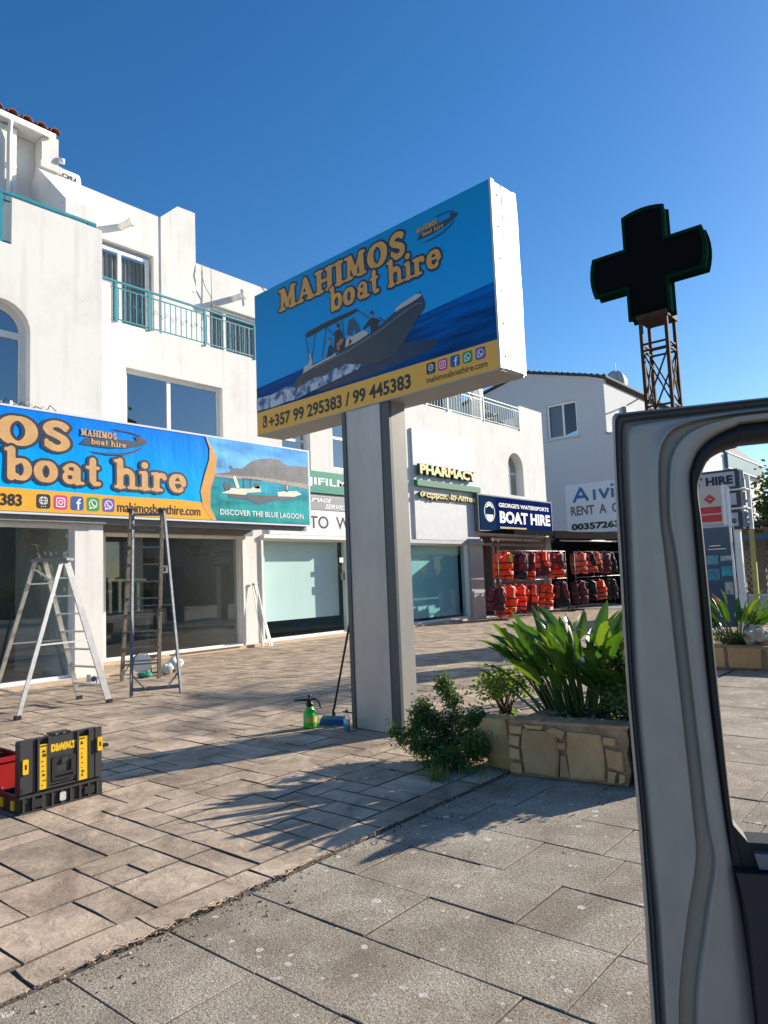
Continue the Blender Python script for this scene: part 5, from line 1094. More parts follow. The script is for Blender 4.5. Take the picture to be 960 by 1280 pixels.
text('1.5 L', frame((5.36-.062,5.56-.002,.075),(.25,-.97,0),(0,0,1),(.97,.25,0)), -.03, .035, 0, .032, mat('label_red', (.5,.03,.02), .5), t, bold=.04, c=-.03) if False else None
t = thing('broom', 'broom with a blue head and long black handle leaning against the pillar', 'broom', (5.55,5.42,0))
hd = Vector((5.60,5.44,0)); ax = Vector((.30,-.954,0)).normalized(); pr = Vector((.954,.30,0))
BLU = mat('broom_blue', (.012,.10,.38), .6, var=.1)
mb = MB(); mb.hexa([hd-ax*.15-pr*.03+Vector((0,0,.06)),hd+ax*.15-pr*.03+Vector((0,0,.06)),hd+ax*.15+pr*.03+Vector((0,0,.06)),hd-ax*.15+pr*.03+Vector((0,0,.06)),hd-ax*.12-pr*.022+Vector((0,0,.095)),hd+ax*.12-pr*.022+Vector((0,0,.095)),hd+ax*.12+pr*.022+Vector((0,0,.095)),hd-ax*.12+pr*.022+Vector((0,0,.095))]); mb.build('head', mat('broom_head', (.10,.16,.26), .5), t)
mb = MB()
for i in range(26):
    for j in range(4):
        p = hd+ax*(-.14+.0112*i)+pr*(-.024+.016*j)+Vector((0,0,.062)); q = p+ax*((i-13)*.0018)+pr*((j-1.5)*.006)-Vector((0,0,.060)); mb.beam(p, q, .009, .009, (1,0,0))
b_ = mb.build('bristles', BLU, t); b_['kind'] = 'stuff'
mb = MB(); mb.tube([hd+Vector((0,0,.09)), hd+Vector((-.01,0,.16))], .018, 8); mb.build('socket', BLACK, t)
mb = MB(); mb.tube([hd+Vector((-.01,0,.13)), Vector((5.69,5.17,1.34))], .0125, 8); mb.build('handle', BLACK, t)
t = thing('water_bottle', 'small clear plastic bottle with blue-green liquid at the foot of the pillar', 'bottle', (5.40,5.05,0))
PET = glass_mat('pet_plastic', (.82,.88,.90), 1.5)
bc = (5.42,5.09,0)
mb = MB(); mb.lathe(bc, [(.028,0),(.032,.008),(.032,.06),(.030,.07),(.032,.08),(.032,.13),(.024,.16),(.013,.185),(.013,.195)], 14); mb.build('shell', PET, t)
mb = MB(); mb.lathe(bc, [(.026,.004),(.029,.012),(.029,.058),(.0,.06)], 14); mb.build('liquid', mat('liquid_teal', (.10,.30,.33), .2), t)
mb = MB(); mb.lathe((bc[0],bc[1],.07), [(.0332,0),(.0332,.045)], 14); mb.build('label', mat('bottle_label', (.55,.60,.62), .5, var=.2, vscale=40), t)
mb = MB(); mb.lathe((bc[0],bc[1],.193), [(.016,0),(.016,.02)], 12); mb.build('cap', mat('cap_blue', (.08,.16,.25), .5), t)
# ================================================================== PLANTER
ST1 = mat('planter_stone', (.50,.265,.11), .8, var=.0, vscale=5, col2=(.62,.37,.18), bump=.9, bscale=9, rnd=.2)
MOR = mat('mortar', (.36,.225,.125), .95, var=.3, vscale=9, bump=.8, bscale=22)
SOIL = mat('soil', (.045,.034,.026), .95, var=.5, vscale=20, bump=1.0, bscale=30)
def stone_wall(parent, Fm, stones, d=.038):
    for k, poly in enumerate(stones):
        cx = sum(p[0] for p in poly)/len(poly); cy = sum(p[1] for p in poly)/len(poly); rg = random.Random(k+len(stones)*7)
        # densify and roughen the outline, dome the face a little
        P = []
        for i in range(len(poly)):
            a, b = poly[i], poly[(i+1)%len(poly)]; L_ = math.hypot(b[0]-a[0], b[1]-a[1]); n = max(1, int(L_/.06))
            for j in range(n): q = j/n; P.append((a[0]+(b[0]-a[0])*q+rg.uniform(-.005,.005), a[1]+(b[1]-a[1])*q+rg.uniform(-.005,.005)))
        n = len(P); dd = d*rg.uniform(.7, 1.3); V = [Fm(a, b, .01) for a, b in P] + [Fm(cx+(a-cx)*.985, cy+(b-cy)*.985, -dd*.7) for a, b in P] + [Fm(cx+(a-cx)*.88, cy+(b-cy)*.88, -dd) for a, b in P]
        F = [(i, (i+1)%n, n+(i+1)%n, n+i) for i in range(n)] + [(n+i, n+(i+1)%n, 2*n+(i+1)%n, 2*n+i) for i in range(n)] + [tuple(range(2*n, 3*n))]
        mb = MB(); mb.add(V, F); mb.build('stone', ST1, parent)
t = thing('stone_planter', 'low planter of flat sandstone slabs set in mortar, cracked near its corner', 'planter', (4.9,2.5,0))
FP = frame((4.88,2.90,0),(.17,-.985,0),(0,0,1),(.985,.17,0))
mb = MB(); mb.plate(FP, [[(0,0),(.86,0),(.885,.10),(.865,.22),(.885,.30),(.87,.40),(0,.40)]], 0, .20)
mb.plate(FP, [[(.925,0),(.925,.14),(.905,.25),(.92,.31),(.915,.42),(1.09,.42),(1.09,0)]], .0, .2); 
mb.box(5.02,6.1,2.74,2.92,0,.38); mb.box(5.95,6.1,2.0,2.735,0,.38); mb.box(5.10,6.1,1.85,1.995,0,.38); w1 = mb.build('wall_core', MOR, t)
mb = MB(); 
for k in range(7): 
    a0 = .01+k*.125; mb.fbox(FP, a0, a0+.1245, .388, .412+random.uniform(-.005,.005), -.012-random.random()*.012, .19)
mb.build('coping', mat('coping_mortar', (.42,.265,.15), .9, var=.25, vscale=9, bump=.6), t)
stone_wall(t, FP, [[(.115,.02),(.375,.01),(.395,.16),(.375,.34),(.12,.35),(.10,.24)], [(.455,.01),(.715,.02),(.715,.18),(.70,.345),(.455,.355),(.445,.22)],
  [(.01,.12),(.09,.12),(.09,.20),(.01,.21)], [(.01,.02),(.10,.02),(.10,.10),(.01,.10)], [(.01,.23),(.09,.22),(.10,.29),(.01,.30)], [(.02,.31),(.11,.31),(.12,.37),(.01,.37)],
  [(.38,.02),(.455,.02),(.445,.18),(.40,.19)], [(.385,.22),(.44,.22),(.44,.27),(.38,.27)], [(.30,.345),(.42,.29),(.44,.345),(.36,.375)], [(.14,.355),(.27,.355),(.28,.38),(.13,.38)],
  [(.72,.02),(.78,.02),(.79,.09),(.73,.10)], [(.73,.12),(.84,.10),(.84,.24),(.72,.25)], [(.71,.28),(.80,.275),(.80,.33),(.71,.33)], [(.80,.02),(.85,.03),(.85,.08),(.81,.09)],
  [(.94,.03),(1.07,.02),(1.075,.20),(1.07,.38),(.94,.38),(.935,.25)]])
bm = bmesh.new(); lv = []
for z, x0, x1, y0, y1 in ((0,4.98,5.19,2.96,3.15),(.13,4.96,5.21,2.95,3.20),(.27,4.93,5.21,2.945,3.23),(.385,4.97,5.17,2.97,3.19)):
    lv.append([bm.verts.new((x+random.uniform(-.012,.012), y+random.uniform(-.012,.012), z+(random.uniform(-.02,.015) if z else 0))) for x, y in ((x0,y0),((x0+x1)/2-.01,y0-.006),(x1,y0),(x1,y1),((x0+x1)/2,y1+.01),(x0,y1),(x0-.008,(y0+y1)/2))])
for a, b in zip(lv, lv[1:]):
    for k in range(7): bm.faces.new((a[k], a[(k+1)%7], b[(k+1)%7], b[k]))
bm.faces.new(lv[-1]); bm.faces.new(lv[0][::-1]); bmesh.ops.bevel(bm, geom=list(bm.edges), offset=.012, segments=2, affect='EDGES', profile=.6)
bmesh.ops.recalc_face_normals(bm, faces=bm.faces); mb = MB(); bm.verts.index_update(); mb.add([v.co.copy() for v in bm.verts], [tuple(v.index for v in f.verts) for f in bm.faces]); bm.free()
mb.build('corner_stone', mat('corner_stone', (.50,.28,.09), .85, var=.1, vscale=6, col2=(.58,.37,.17), bump=.6, bscale=10), t)
mb = MB(); n = 26; V = []
for i in range(n+1):
    for j in range(n+1):
        x = 5.06+.92*i/n; y = 1.97+.79*j/n; V.append((x, y, .33+.035*math.sin(x*9+y*5)+random.uniform(-.02,.025)))
mb.add(V, [(i*(n+1)+j, (i+1)*(n+1)+j, (i+1)*(n+1)+j+1, i*(n+1)+j+1) for i in range(n) for j in range(n)]); mb.build('soil', SOIL, t)
mb = MB()
for i in range(420):
    x, y = random.uniform(5.05,5.95), random.uniform(1.98,2.75); s = random.uniform(.012,.04); a = random.uniform(0,6.3); c = Vector((x,y,.375+random.random()*.035)); u = Vector((math.cos(a),math.sin(a),random.uniform(-.5,.5)))*s; v = Vector((-math.sin(a),math.cos(a),random.uniform(-.6,.6)))*s*random.uniform(.2,.6)
    mb.add([c-u, c+v*.8, c+u, c-v], [(0,1,2,3)], random.randrange(3))
o = mb.build('mulch', [MATS['litter_dark'], mat('litter_grey', (.20,.17,.14), .9), MATS['litter_brown']], t, fix=False); o['kind'] = 'stuff'
# ------------------------------------------------ plants
LEAF = mat('leaf_blade', (.030,.090,.014), .28, var=.35, vscale=7, trans=.26, col2=(.062,.13,.020)); STEM = mat('leaf_stem', (.06,.12,.03), .45, var=.2, trans=.12)
LEAFD = mat('leaf_dry', (.13,.085,.03), .7, var=.4, trans=.2); LEAFY = mat('leaf_yellowing', (.07,.14,.02), .35, var=.4, vscale=5, trans=.3)
LEAFS = mat('leaf_shrub', (.055,.115,.025), .5, var=.35, vscale=6, trans=.25); LEAFR = mat('leaf_red', (.16,.045,.025), .5, var=.3, trans=.2); TWIG = mat('twig', (.09,.06,.04), .9)
def paddle(parent, base, d, L, W, Ls, bend, roll, idx):
    """one paddle leaf: stalk from base, then a folded blade that arches over"""
    base = Vector(base); d = Vector(d).normalized(); side = d.cross(Vector((0,0,1)))
    if side.length < .05: side = Vector((1,0,0))
    side.normalize(); side = Matrix.Rotation(roll, 3, d) @ side
    pts = [base]; cur = base.copy(); dr = d.copy(); out = Vector((d.x, d.y, 0)); out = out.normalized() if out.length > .02 else Vector((1,0,0))
    for i in range(5): cur = cur + dr*(Ls/5); pts.append(cur.copy()); dr = (dr + out*bend*.045 - Vector((0,0,bend*.02))).normalized()
    mb = MB(); mb.tube(pts, [.012,.011,.010,.009,.008,.007], 6, 1)
    n = 9; V = []; mid = pts[-1]
    for i in range(n+1):
        q = i/n; wd = W*.5*(math.sin(math.pi*min(1, q**.75*1.0)))**.8 * (1.0 if q < .9 else 1-(q-.9)*3) + .001; nrm = side.cross(dr).normalized(); fold = .38*wd
        wv = .06*wd*math.sin(q*17+idx)
        V += [mid - side*wd + nrm*(fold+wv+.012*math.sin(q*31+idx*2)*wd/.05), mid - side*wd*.5 + nrm*fold*.55, mid, mid + side*wd*.5 + nrm*fold*.55, mid + side*wd + nrm*(fold-wv)]
        mid = mid + dr*(L/n); dr = (dr + out*bend*.07 - Vector((0,0,bend*.05*(q+.2)))).normalized()
    mb.add(V, [(5*i+k, 5*i+k+1, 5*i+k+6, 5*i+k+5) for i in range(n) for k in range(4)], 0, True)
    rl = random.random(); return mb.build('leaf', [LEAFD if rl < .02 else LEAFY if rl < .15 else LEAF, STEM], parent, fix=False)
def clump(t, cx, cy, cz, n, spread, hmin, hmax, L, W, seed, sx=1, sy=1):
    rg = random.Random(seed)
    for i in range(n):
        a = rg.uniform(0, 2*math.pi); r = math.sqrt(rg.random())
        bx, by = cx+spread*r*math.cos(a)*sx, cy+spread*r*math.sin(a)*sy
        lean = .05+.42*r*rg.uniform(.5,1.15); d = Vector((math.cos(a)*lean+rg.uniform(-.1,.1), math.sin(a)*lean+rg.uniform(-.1,.1), 1))
        tot = rg.uniform(hmin, hmax)*(1-.12*r); l = L*rg.uniform(.8,1.15)
        paddle(t, (bx,by,cz), d, l, W*rg.uniform(.8,1.2), max(.12, tot-l), rg.uniform(.3,1.5), rg.uniform(-1.6,1.6), i)
t = thing('paddle_leaf_plant', 'large clump of upright glossy paddle leaves in the stone planter', 'plant', (5.6,2.75,.35))
clump(t, 5.62, 2.62, .34, 118, .21, .72, 1.04, .41, .092, 4, 1.0, 1.5)
clump(t, 5.6, 2.12, .34, 36, .15, .6, .95, .40, .11, 14, 1, 1.4)
paddle(t, (5.45,2.95,.36), (-.35,.95,.85), .22, .05, .42, .4, 0, 1); paddle(t, (5.5,2.9,.36), (-.1,.8,.8), .10, .04, .42, .6, .5, 2); paddle(t, (5.5,2.95,.36), (-.1,.7,1.1), .30, .09, .42, 2.2, .5, 3)
def shrub(name, c, r, n, leaf, mts, label, seed, stems=14, cat='shrub', flat=.0, group=None, wts=(1,), fl=None):
    rg = random.Random(seed); t = thing(name, label, cat, (c[0], c[1], 0), group); tips = []
    mb = MB(); base = Vector((c[0], c[1], max(0, c[2]-r[2])))
    for i in range(stems):
        a = rg.uniform(0, 6.283); rr = math.sqrt(rg.random()); tip = Vector((c[0]+r[0]*rr*math.cos(a), c[1]+r[1]*rr*math.sin(a), c[2]+r[2]*rg.uniform(.0,.95)*(1-.4*rr)))
        mid = base.lerp(tip, .5)+Vector((rg.uniform(-.05,.05), rg.uniform(-.05,.05), .04)); mb.tube([base+Vector((rg.uniform(-.04,.04),rg.uniform(-.04,.04),0)), mid, tip], [.009,.006,.003], 5); tips.append((mid, tip))
    mb.build('stems', TWIG, t)
    mb = MB(); cl = fl if fl else [Vector((c[0]+r[0]*rg.gauss(0,.42), c[1]+r[1]*rg.gauss(0,.42), c[2]+r[2]*rg.gauss(0,.42))) for _ in range(max(4, n//70))] + [q[1] for q in tips]
    if fl: cl = [Vector(q) for q in fl]
    for i in range(n):
        k = rg.choice(cl); p = k + Vector((rg.gauss(0,r[0]*.17), rg.gauss(0,r[1]*.17), rg.gauss(0,r[2]*.17)))
        if p.z < .01: p.z = .01+rg.random()*.05
        s = leaf*rg.uniform(.6,1.3); u = Vector((rg.gauss(0,1), rg.gauss(0,1), rg.gauss(0,.7)+.4)).normalized(); v = u.cross(Vector((rg.gauss(0,1), rg.gauss(0,1), rg.gauss(0,1)))).normalized(); nn = u.cross(v)
        hi = (p.z-c[2])/r[2]; mi = 1 if (len(mts) > 1 and hi > .35 and rg.random() < .6) else 0
        mb.add([p-u*s*.5, p+v*s*.22+nn*s*.05, p+u*s*.5, p-v*s*.22+nn*s*.05], [(0,1,2),(0,2,3)], mi)
    o = mb.build('foliage', mts, t, fix=False); o['kind'] = 'stuff'; return t
rg = random.Random(77); SPR = []
for (a, b, n_) in (((5.0,3.55,.05),(5.18,3.70,.58),9),((5.0,3.5,.05),(4.98,3.88,.34),8),((4.95,3.5,.05),(4.85,3.98,.16),8),((4.95,3.4,.05),(4.75,3.75,.12),7),((4.95,3.3,.05),(4.80,3.15,.20),9),((5.0,3.4,.1),(5.1,3.28,.36),9),((5.0,3.6,.1),(5.1,3.9,.40),7),((4.9,3.3,.03),(4.65,3.4,.06),6)):
    for k in range(n_): q = (k+1)/n_; SPR.append(tuple(a[i]+(b[i]-a[i])*q+rg.gauss(0,.03)+(0 if i < 2 else .05*math.sin(q*3)) for i in range(3)))
shrub('trailing_shrub', (5.02,3.58,.24), (.17,.26,.24), 15000, .034, [LEAFS], 'dark trailing shrub sprawling on the paving between pillar and planter', 31, 26, fl=SPR)
shrub('leafy_shrub', (5.55,3.32,.50), (.22,.22,.20), 1100, .05, [mat('leaf_light', (.09,.17,.03), .5, var=.3, trans=.35)], 'light green leafy shrub behind the rounded corner stone', 32, 18)
shrub('red_tipped_shrub', (5.35,2.02,.60), (.26,.24,.26), 4200, .042, [LEAFS, LEAFR], 'dense low shrub with reddish tips at the right of the planter', 33, 18)
rg = random.Random(5); mb = MB()
for (gx, gy, gn, gr_) in ((4.45,3.28,110,.06),(4.75,3.2,70,.1),(4.62,3.0,26,.2)):
    for i in range(gn):
        x, y = gx+rg.gauss(0,gr_*.7), gy+rg.gauss(0,gr_*.7); a = rg.uniform(0,6.3); h = rg.uniform(.04,.15); l = rg.uniform(.01,.06); p = Vector((x,y,0)); u = Vector((-math.sin(a),math.cos(a),0))*.003
        q = p+Vector((math.cos(a)*l*.4,math.sin(a)*l*.4,h*.6)); e = p+Vector((math.cos(a)*l,math.sin(a)*l,h)); mb.add([p-u,p+u,q+u*.8,q-u*.8,e], [(0,1,2,3),(3,2,4)])
o = mb.build('grass_tuft', mat('grass_green', (.10,.17,.05), .6, var=.3, trans=.3), None, kind='stuff', fix=False); o['label'] = 'grass growing from the pavement seam below the trailing shrub'; 
# ================================================================== SEEN THROUGH THE VAN WINDOW
def yz_text(X): return frame((X,0,0),(0,-1,0),(0,0,1),(1,0,0))
t = thing('stone_planter', 'low pale stone planter beyond the van window with a boulder on its end', 'planter', (11.4,2.8,0))
mb = MB(); mb.box(11.4,11.6,1.0,3.6,0,.34); mb.box(11.6,14,3.4,3.598,0,.34); mb.box(11.6,14,1.0,1.2,0,.34); mb.build('wall_core', MOR, t)
stone_wall(t, YZ(11.395), [[(2.56,.02),(3.0,.02),(3.02,.32),(2.56,.31)],[(3.05,.02),(3.3,.02),(3.32,.31),(3.06,.31)],[(2.2,.02),(2.5,.02),(2.5,.31),(2.2,.31)],[(1.7,.02),(2.15,.02),(2.15,.31),(1.7,.31)],[(3.36,.02),(3.58,.02),(3.58,.31),(3.36,.31)]])
mb = MB(); mb.box(11.6,14,1.2,3.4,.0,.30); mb.build('soil', SOIL, t)
lump('boulder', (11.75,2.66,.46), .23, .55, 44, mat('boulder_pale', (.50,.44,.34), .85, var=.2, vscale=8, bump=.6, bscale=12), 'pale broken boulder on the end of the far planter', 'rock', amp=.4)
t = thing('paddle_leaf_plant', 'smaller clump of yellow-green paddle leaves in the far planter', 'plant', (11.8,3.0,.3))
clump(t, 11.85, 3.0, .30, 34, .12, .62, 1.02, .40, .09, 24, 1, 1.5)
shrub('low_shrub', (11.75,2.95,.40), (.25,.35,.16), 1300, .05, [LEAFS], 'low dark shrub around the leaves in the far planter', 35, 8)
t = thing('tour_poster_board', 'tall dark blue poster board with boat pictures behind the far planter', 'poster', (16.02,4.3,0))
PB = yz_text(16.0)
mb = MB(); mb.box(16.02,16.08,3.93,5.0,.25,2.32); mb.build('board', mat('poster_blue', (.018,.06,.13), .4, var=.2, vscale=1.5), t)
PIC = [(-4.5,-4.27,1.55,1.74,(.08,.25,.36)),(-4.22,-4.0,1.62,1.72,(.3,.36,.4)),(-4.22,-3.98,1.30,1.50,(.02,.30,.40)),(-4.5,-4.26,1.22,1.46,(.05,.2,.3)),(-4.18,-4.02,.92,1.18,(.32,.34,.33))]
for i, (a0,a1,b0,b1,c) in enumerate(PIC): decal(PB, rect(a0,a1,b0,b1), .012, mat('pic_%s' % 'abcde'[i], c, .5, var=.5, vscale=14), t, 'printed_picture')
mb = MB(); mb.plate(PB, [rect(-4.45,-4.1,1.86,1.875)], .012, None); mb.plate(PB, [rect(-4.42,-4.2,1.93,1.945)], .012, None); mb.build('printed_line', PRINTW, t, fix=False)
mb = MB(); mb.tube([(15.95,3.95,0),(15.95,3.97,2.35)], .022, 6); mb.tube([(16.05,4.98,0),(16.05,4.98,2.3)], .022, 6); mb.build('leg', TRIM, t)
t = thing('stacked_board_sign', 'tall post sign of three framed boards, the top one reading BOAT HIRE', 'sign', (18,4.9,0))
NB = mat('board_navy', (.012,.03,.05), .4); PALE = mat('board_pale', (.42,.43,.50), .5, var=.04)
for i, (z0, z1, e) in enumerate(((3.27,3.76,0),(2.84,3.25,.02),(2.34,2.79,.03))):
    mb = MB(); mb.box(18.02,18.3,4.22+e*0,6.0,z0+.02,z1); mb.build('board', NB, t, label='top board' if i == 0 else None)
    mb = MB(); mb.box(18.0,18.015,4.29,5.93,z0+.08,z1-.06); mb.build('board_face', PALE, t)
    mb = MB(); mb.box(18.08,18.1,4.17,4.218,z0+.05,z1-.03); mb.box(18.16,18.22,4.14,4.218,z0+.05,z1-.03); mb.build('edge_strip', mat('edge_strip', (.35,.40,.42), .5), t)
mb = MB(); 
for z in (3.255, 2.81): mb.box(17.98,18.4,4.07,6.05,z,z+.03)
mb.box(18.32,18.4,4.06,4.14,2.34,3.6); mb.box(18.1,18.22,5.7,5.82,0,2.35); mb.box(18.1,18.22,4.3,4.42,0,2.35); mb.build('frame_white', TRIM, t)
text('BOAT HIRE', yz_text(17.995), -5.78, -4.33, 3.41, 3.62, mat('board_ink', (.01,.012,.03)), t, bold=.05)
text('R', yz_text(17.995), -4.52, -4.44, 2.95, 3.15, mat('board_ink', (.01,.01,.03)), t, bold=.06)
text('ING', yz_text(17.995), -4.50, -4.33, 2.49, 2.60, mat('board_ink', (.01,.01,.03)), t, bold=.06)
t = thing('red_white_box_sign', 'white box sign with a red diamond above two red bands', 'sign', (15,4.1,0))
mb = MB(); mb.box(15.02,15.2,3.84,4.75,2.33,3.09); mb.build('box', mat('box_pale', (.52,.50,.46), .5), t)
mb = MB(); mb.box(14.99,15.22,3.765,3.838,2.30,3.08); mb.box(15.0,15.2,3.735,3.76,2.29,3.05); mb.build('side_edge', TRIM, t)
RS = mat('sign_red', (.50,.012,.035), .4); RB = yz_text(15.0)
for b0, b1 in ((2.55,2.68),(2.385,2.52)): decal(RB, rect(-4.72,-3.87,b0,b1), .012, RS, t, 'red_band')
dm = decal(RB, [(-4.18,2.84),(-4.065,2.735),(-3.95,2.83),(-4.065,2.93)], .012, RS, t, 'red_diamond')
decal(RB, [(-4.11,2.835),(-4.065,2.805),(-4.02,2.83),(-4.065,2.86)], .009, mat('dm_pale', (.55,.25,.22), .5), dm, 'diamond_mark')
mb = MB(); mb.box(15.06,15.16,4.5,4.6,0,2.33); mb.build('post', STEEL, t)
t = thing('yellow_post', 'slanting faded yellow timber post at the front of the pergola', 'post', (21.8,4.9,0))
mb = MB(); mb.beam((21.8,4.90,0),(21.8,4.88,2.48),.12,.12,(1,0,0)); mb.build('shaft', mat('post_yellow', (.42,.40,.13), .8, var=.2, vscale=9, bump=.4), t)
mb = MB(); mb.box(21.7,21.9,4.8,5.0,0,.06); mb.build('foot', STEEL, t)
t = thing('lattice_pergola', 'wooden pergola with diagonal lattice screens beyond the yellow post', 'pergola', (24,5,0))
LW = mat('lattice_wood', (.45,.38,.28), .85, var=.25, vscale=8)
mb = MB(); mb.box(22.3,27.6,3.9,6.9,2.62,2.72); mb.build('roof_sheet', mat('pergola_roof', (.05,.04,.035), .8), t)
mb = MB()
for y in (3.95,5.3,6.8): mb.box(22.3,22.4,y-.05,y+.05,0,2.61); mb.box(27.4,27.5,y-.05,y+.05,0,2.61)
mb.build('post', LW, t)
for k in range(20):
    y = 4.0+k*.14; mb = MB(); mb.beam((24.2,y,.55),(24.22,y+1.0,2.0),.035,.015,(1,0,0)); mb.build('lattice_slat', LW, t)
    mb = MB(); mb.beam((24.25,y+1.0,.55),(24.27,y,2.0),.035,.015,(1,0,0)); mb.build('lattice_slat', LW, t)
for k in range(12): mb = MB(); mb.beam((22.35,4.0+k*.25,2.56),(27.4,4.0+k*.25,2.56),.05,.05); mb.build('rafter', LW, t)
mb = MB(); mb.box(22.28,22.32,3.9,6.9,2.2,2.38); mb.build('blue_fascia', mat('fascia_blue', (.06,.14,.20), .6), t)
mb = MB(); mb.box(23.6,23.8,5.0,5.25,0,2.6); mb.build('inner_column', mat('column_brown', (.20,.17,.14), .8), t)
mb = MB(); mb.box(24.5,24.6,3.9,6.9,0,1.0); mb.build('low_screen', DARKIN, t); mb = MB(); mb.box(27.5,27.6,3.9,6.9,0,2.6); mb.build('back_screen', DARKIN, t)
t = thing('low_white_wall', 'low white rendered wall below the pergola lattice', 'wall', (23,5,0))
mb = MB(); mb.box(23.0,23.2,3.4,6.9,0,.62); mb.build('wall', mat('low_wall', (.55,.55,.56), .8, var=.1), t); mb = MB(); mb.box(22.97,23.23,3.38,6.92,.62,.66); mb.build('coping', TRIM, t)
t = thing('blue_scooter_cover', 'dark blue covered scooter beside the yellow post', 'scooter', (24.1,4.6,0))
V, F = crumple((23.9,4.25,1.15), .55, .7, 77, .3); mb = MB(); mb.add(V, F, 0, True); mb.build('cover', mat('cover_blue', (.008,.02,.12), .6), t)
# far building with arched windows
t = thing('arched_building', 'far white building with arched windows, blue balcony band and grey tiled roof', 'building', (44,11,0))
F11 = XY(11.0)
mb = MB(); mb.plate(F11, [rect(41.2,54,0,8.05), arch(48.9,50.1,4.35,6.2), arch(51.5,52.6,4.4,6.3), arch(46.6,47.6,4.4,6.2)], 0, .3); mb.box(41.2,41.5,11.3,20,0,8.0); mb.build('wall', WHITE, t)
for a in ((48.9,50.1,4.35,6.2),(51.5,52.6,4.4,6.3),(46.6,47.6,4.4,6.2)): window(t, XY(11.2), *a, t=.08, shape=arch, glass=glass_mat('far_glass', (.3,.32,.33), 2), hsplits=(5.4,), inner=None)
mb = MB(); mb.box(44.2,53.0,10.80,10.998,7.15,8.0); mb.build('balcony_band', mat('band_teal', (.03,.14,.20), .5, var=.15), t); mb = MB(); mb.box(44.1,53.1,10.76,10.86,8.0,8.06); mb.box(44.1,53.1,10.78,10.80,7.1,7.15); mb.build('balcony_rail', TRIM, t)
mb = MB(); mb.hexa([(42,10.9,8.1),(54.2,10.9,8.1),(54.2,16,8.1),(42,16,8.1),(46.5,12.6,9.9),(50,12.6,9.9),(50,14,9.9),(46.5,14,9.9)]); mb.build('roof', mat('far_roof', (.16,.16,.15), .85, var=.2, vscale=2), t)
mb = MB(); mb.box(38,41.1,10.6,12.8,0,7.0); mb.build('annex_wall', WHITE, t)
# ================================================================== TREES
CRD = mat('crown_leaf', (.045,.085,.022), .6, var=.4, vscale=1.2, trans=.2); BARK = mat('bark', (.12,.09,.065), .9, var=.3, bump=.6)
def tree(name, x, y, h, cr, label, n=2600, seed=0, group=None, leaf=.22, slim=1.0):
    rg = random.Random(seed); t = thing(name, label, 'tree', (x, y, 0), group); mb = MB()
    mb.tube([(x,y,0),(x+.1,y,h*.3),(x-.05,y+.1,h*.6)], [.22,.17,.1], 9)
    cl = []
    for i in range(13):
        a = rg.uniform(0,6.3); z = h*rg.uniform(.42,.96); rr = cr*rg.uniform(.25,.8)*(1-.5*max(0,(z/h-.6)/.4)); c = Vector((x+rr*math.cos(a), y+rr*math.sin(a), z)); cl.append(c); mb.tube([(x,y,h*.38),tuple((Vector((x,y,h*.5))+c)*.5),tuple(c)], [.08,.05,.02], 5)
    mb.build('trunk', BARK, t); mb = MB()
    for i in range(n):
        c = rg.choice(cl); p = c+Vector((rg.gauss(0,cr*.22*slim), rg.gauss(0,cr*.22*slim), rg.gauss(0,cr*.2))); s = leaf*rg.uniform(.6,1.3); u = Vector((rg.gauss(0,1),rg.gauss(0,1),rg.gauss(0,.6))).normalized(); v = u.cross(Vector((rg.gauss(0,1),rg.gauss(0,1),rg.gauss(0,1)))).normalized()
        mb.add([p-u*s*.5,p+v*s*.3,p+u*s*.5,p-v*s*.3], [(0,1,2,3)])
    o = mb.build('crown', CRD, t, fix=False); o['kind'] = 'stuff'; return t
tree('street_tree', 28.6, 5.25, 4.6, 1.4, 'dark leafy tree at the right edge beside the far white building', 2600, 3, leaf=.2)
tree('street_tree', 33.0, -1.8, 7.2, 2.4, 'broad tree right of the pergola, outside the shops', 1800, 4, leaf=.3)
tree('street_tree', 27.5, -3.4, 5.2, 1.7, 'small tree by the road right of the planters', 1500, 5, leaf=.26)
def palm(x, y, h, label, seed):
    rg = random.Random(seed); t = thing('palm_tree', label, 'palm', (x, y, 0)); mb = MB(); mb.tube([(x,y,0),(x+.05,y,h*.5),(x,y,h)], [.24,.19,.17], 10); mb.build('trunk', BARK, t)
    for i in range(22):
        a = i*2.4; up = rg.uniform(.1,1.1); L_ = rg.uniform(1.5,2.1); d = Vector((math.cos(a),math.sin(a),up)).normalized(); p = Vector((x,y,h)); sd = d.cross(Vector((0,0,1))).normalized(); V = []; F = []; mb = MB(); pts = []
        for k in range(9):
            pts.append(p.copy()); p = p+d*(L_/8); d = (d-Vector((0,0,.16))).normalized()
        mb.tube(pts, .012, 4, 1)
        for k in range(1, 9):
            for s in (-1, 1):
                for e in (0, .5):
                    q = pts[k-1].lerp(pts[k], e); w = .42*(1-abs(k/9-.45)); tip = q+sd*s*w+(pts[k]-pts[k-1])*.9-Vector((0,0,.12)); mb.add([q, q+(pts[k]-pts[k-1])*.28, tip], [(0,1,2)])
        mb.build('frond', [CRD, BARK], t, fix=False)
palm(20.5, 1.55, 6.3, 'palm by the road right of the far planter', 1)
palm(24.0, -.2, 5.6, 'second palm by the road, farther from the planter', 2)
palm(26.5, .9, 4.6, 'short palm nearest the low white wall', 3)
for i, (x, y, h) in enumerate(((30,-22,14.5),(22,-21,11),(12,-24,9),(40,-23,12),(27,-24,12.5))):
    tree('cypress_tree', x, y, h, 2.0 if i in (0,4) else 3.6, ['tallest cypress across the road, mirrored in the upper window','broad tree across the road','low tree across the road left of the others','tree across the road farthest along','second cypress across the road'][i], 1500, 40+i, leaf=.55, slim=.7)
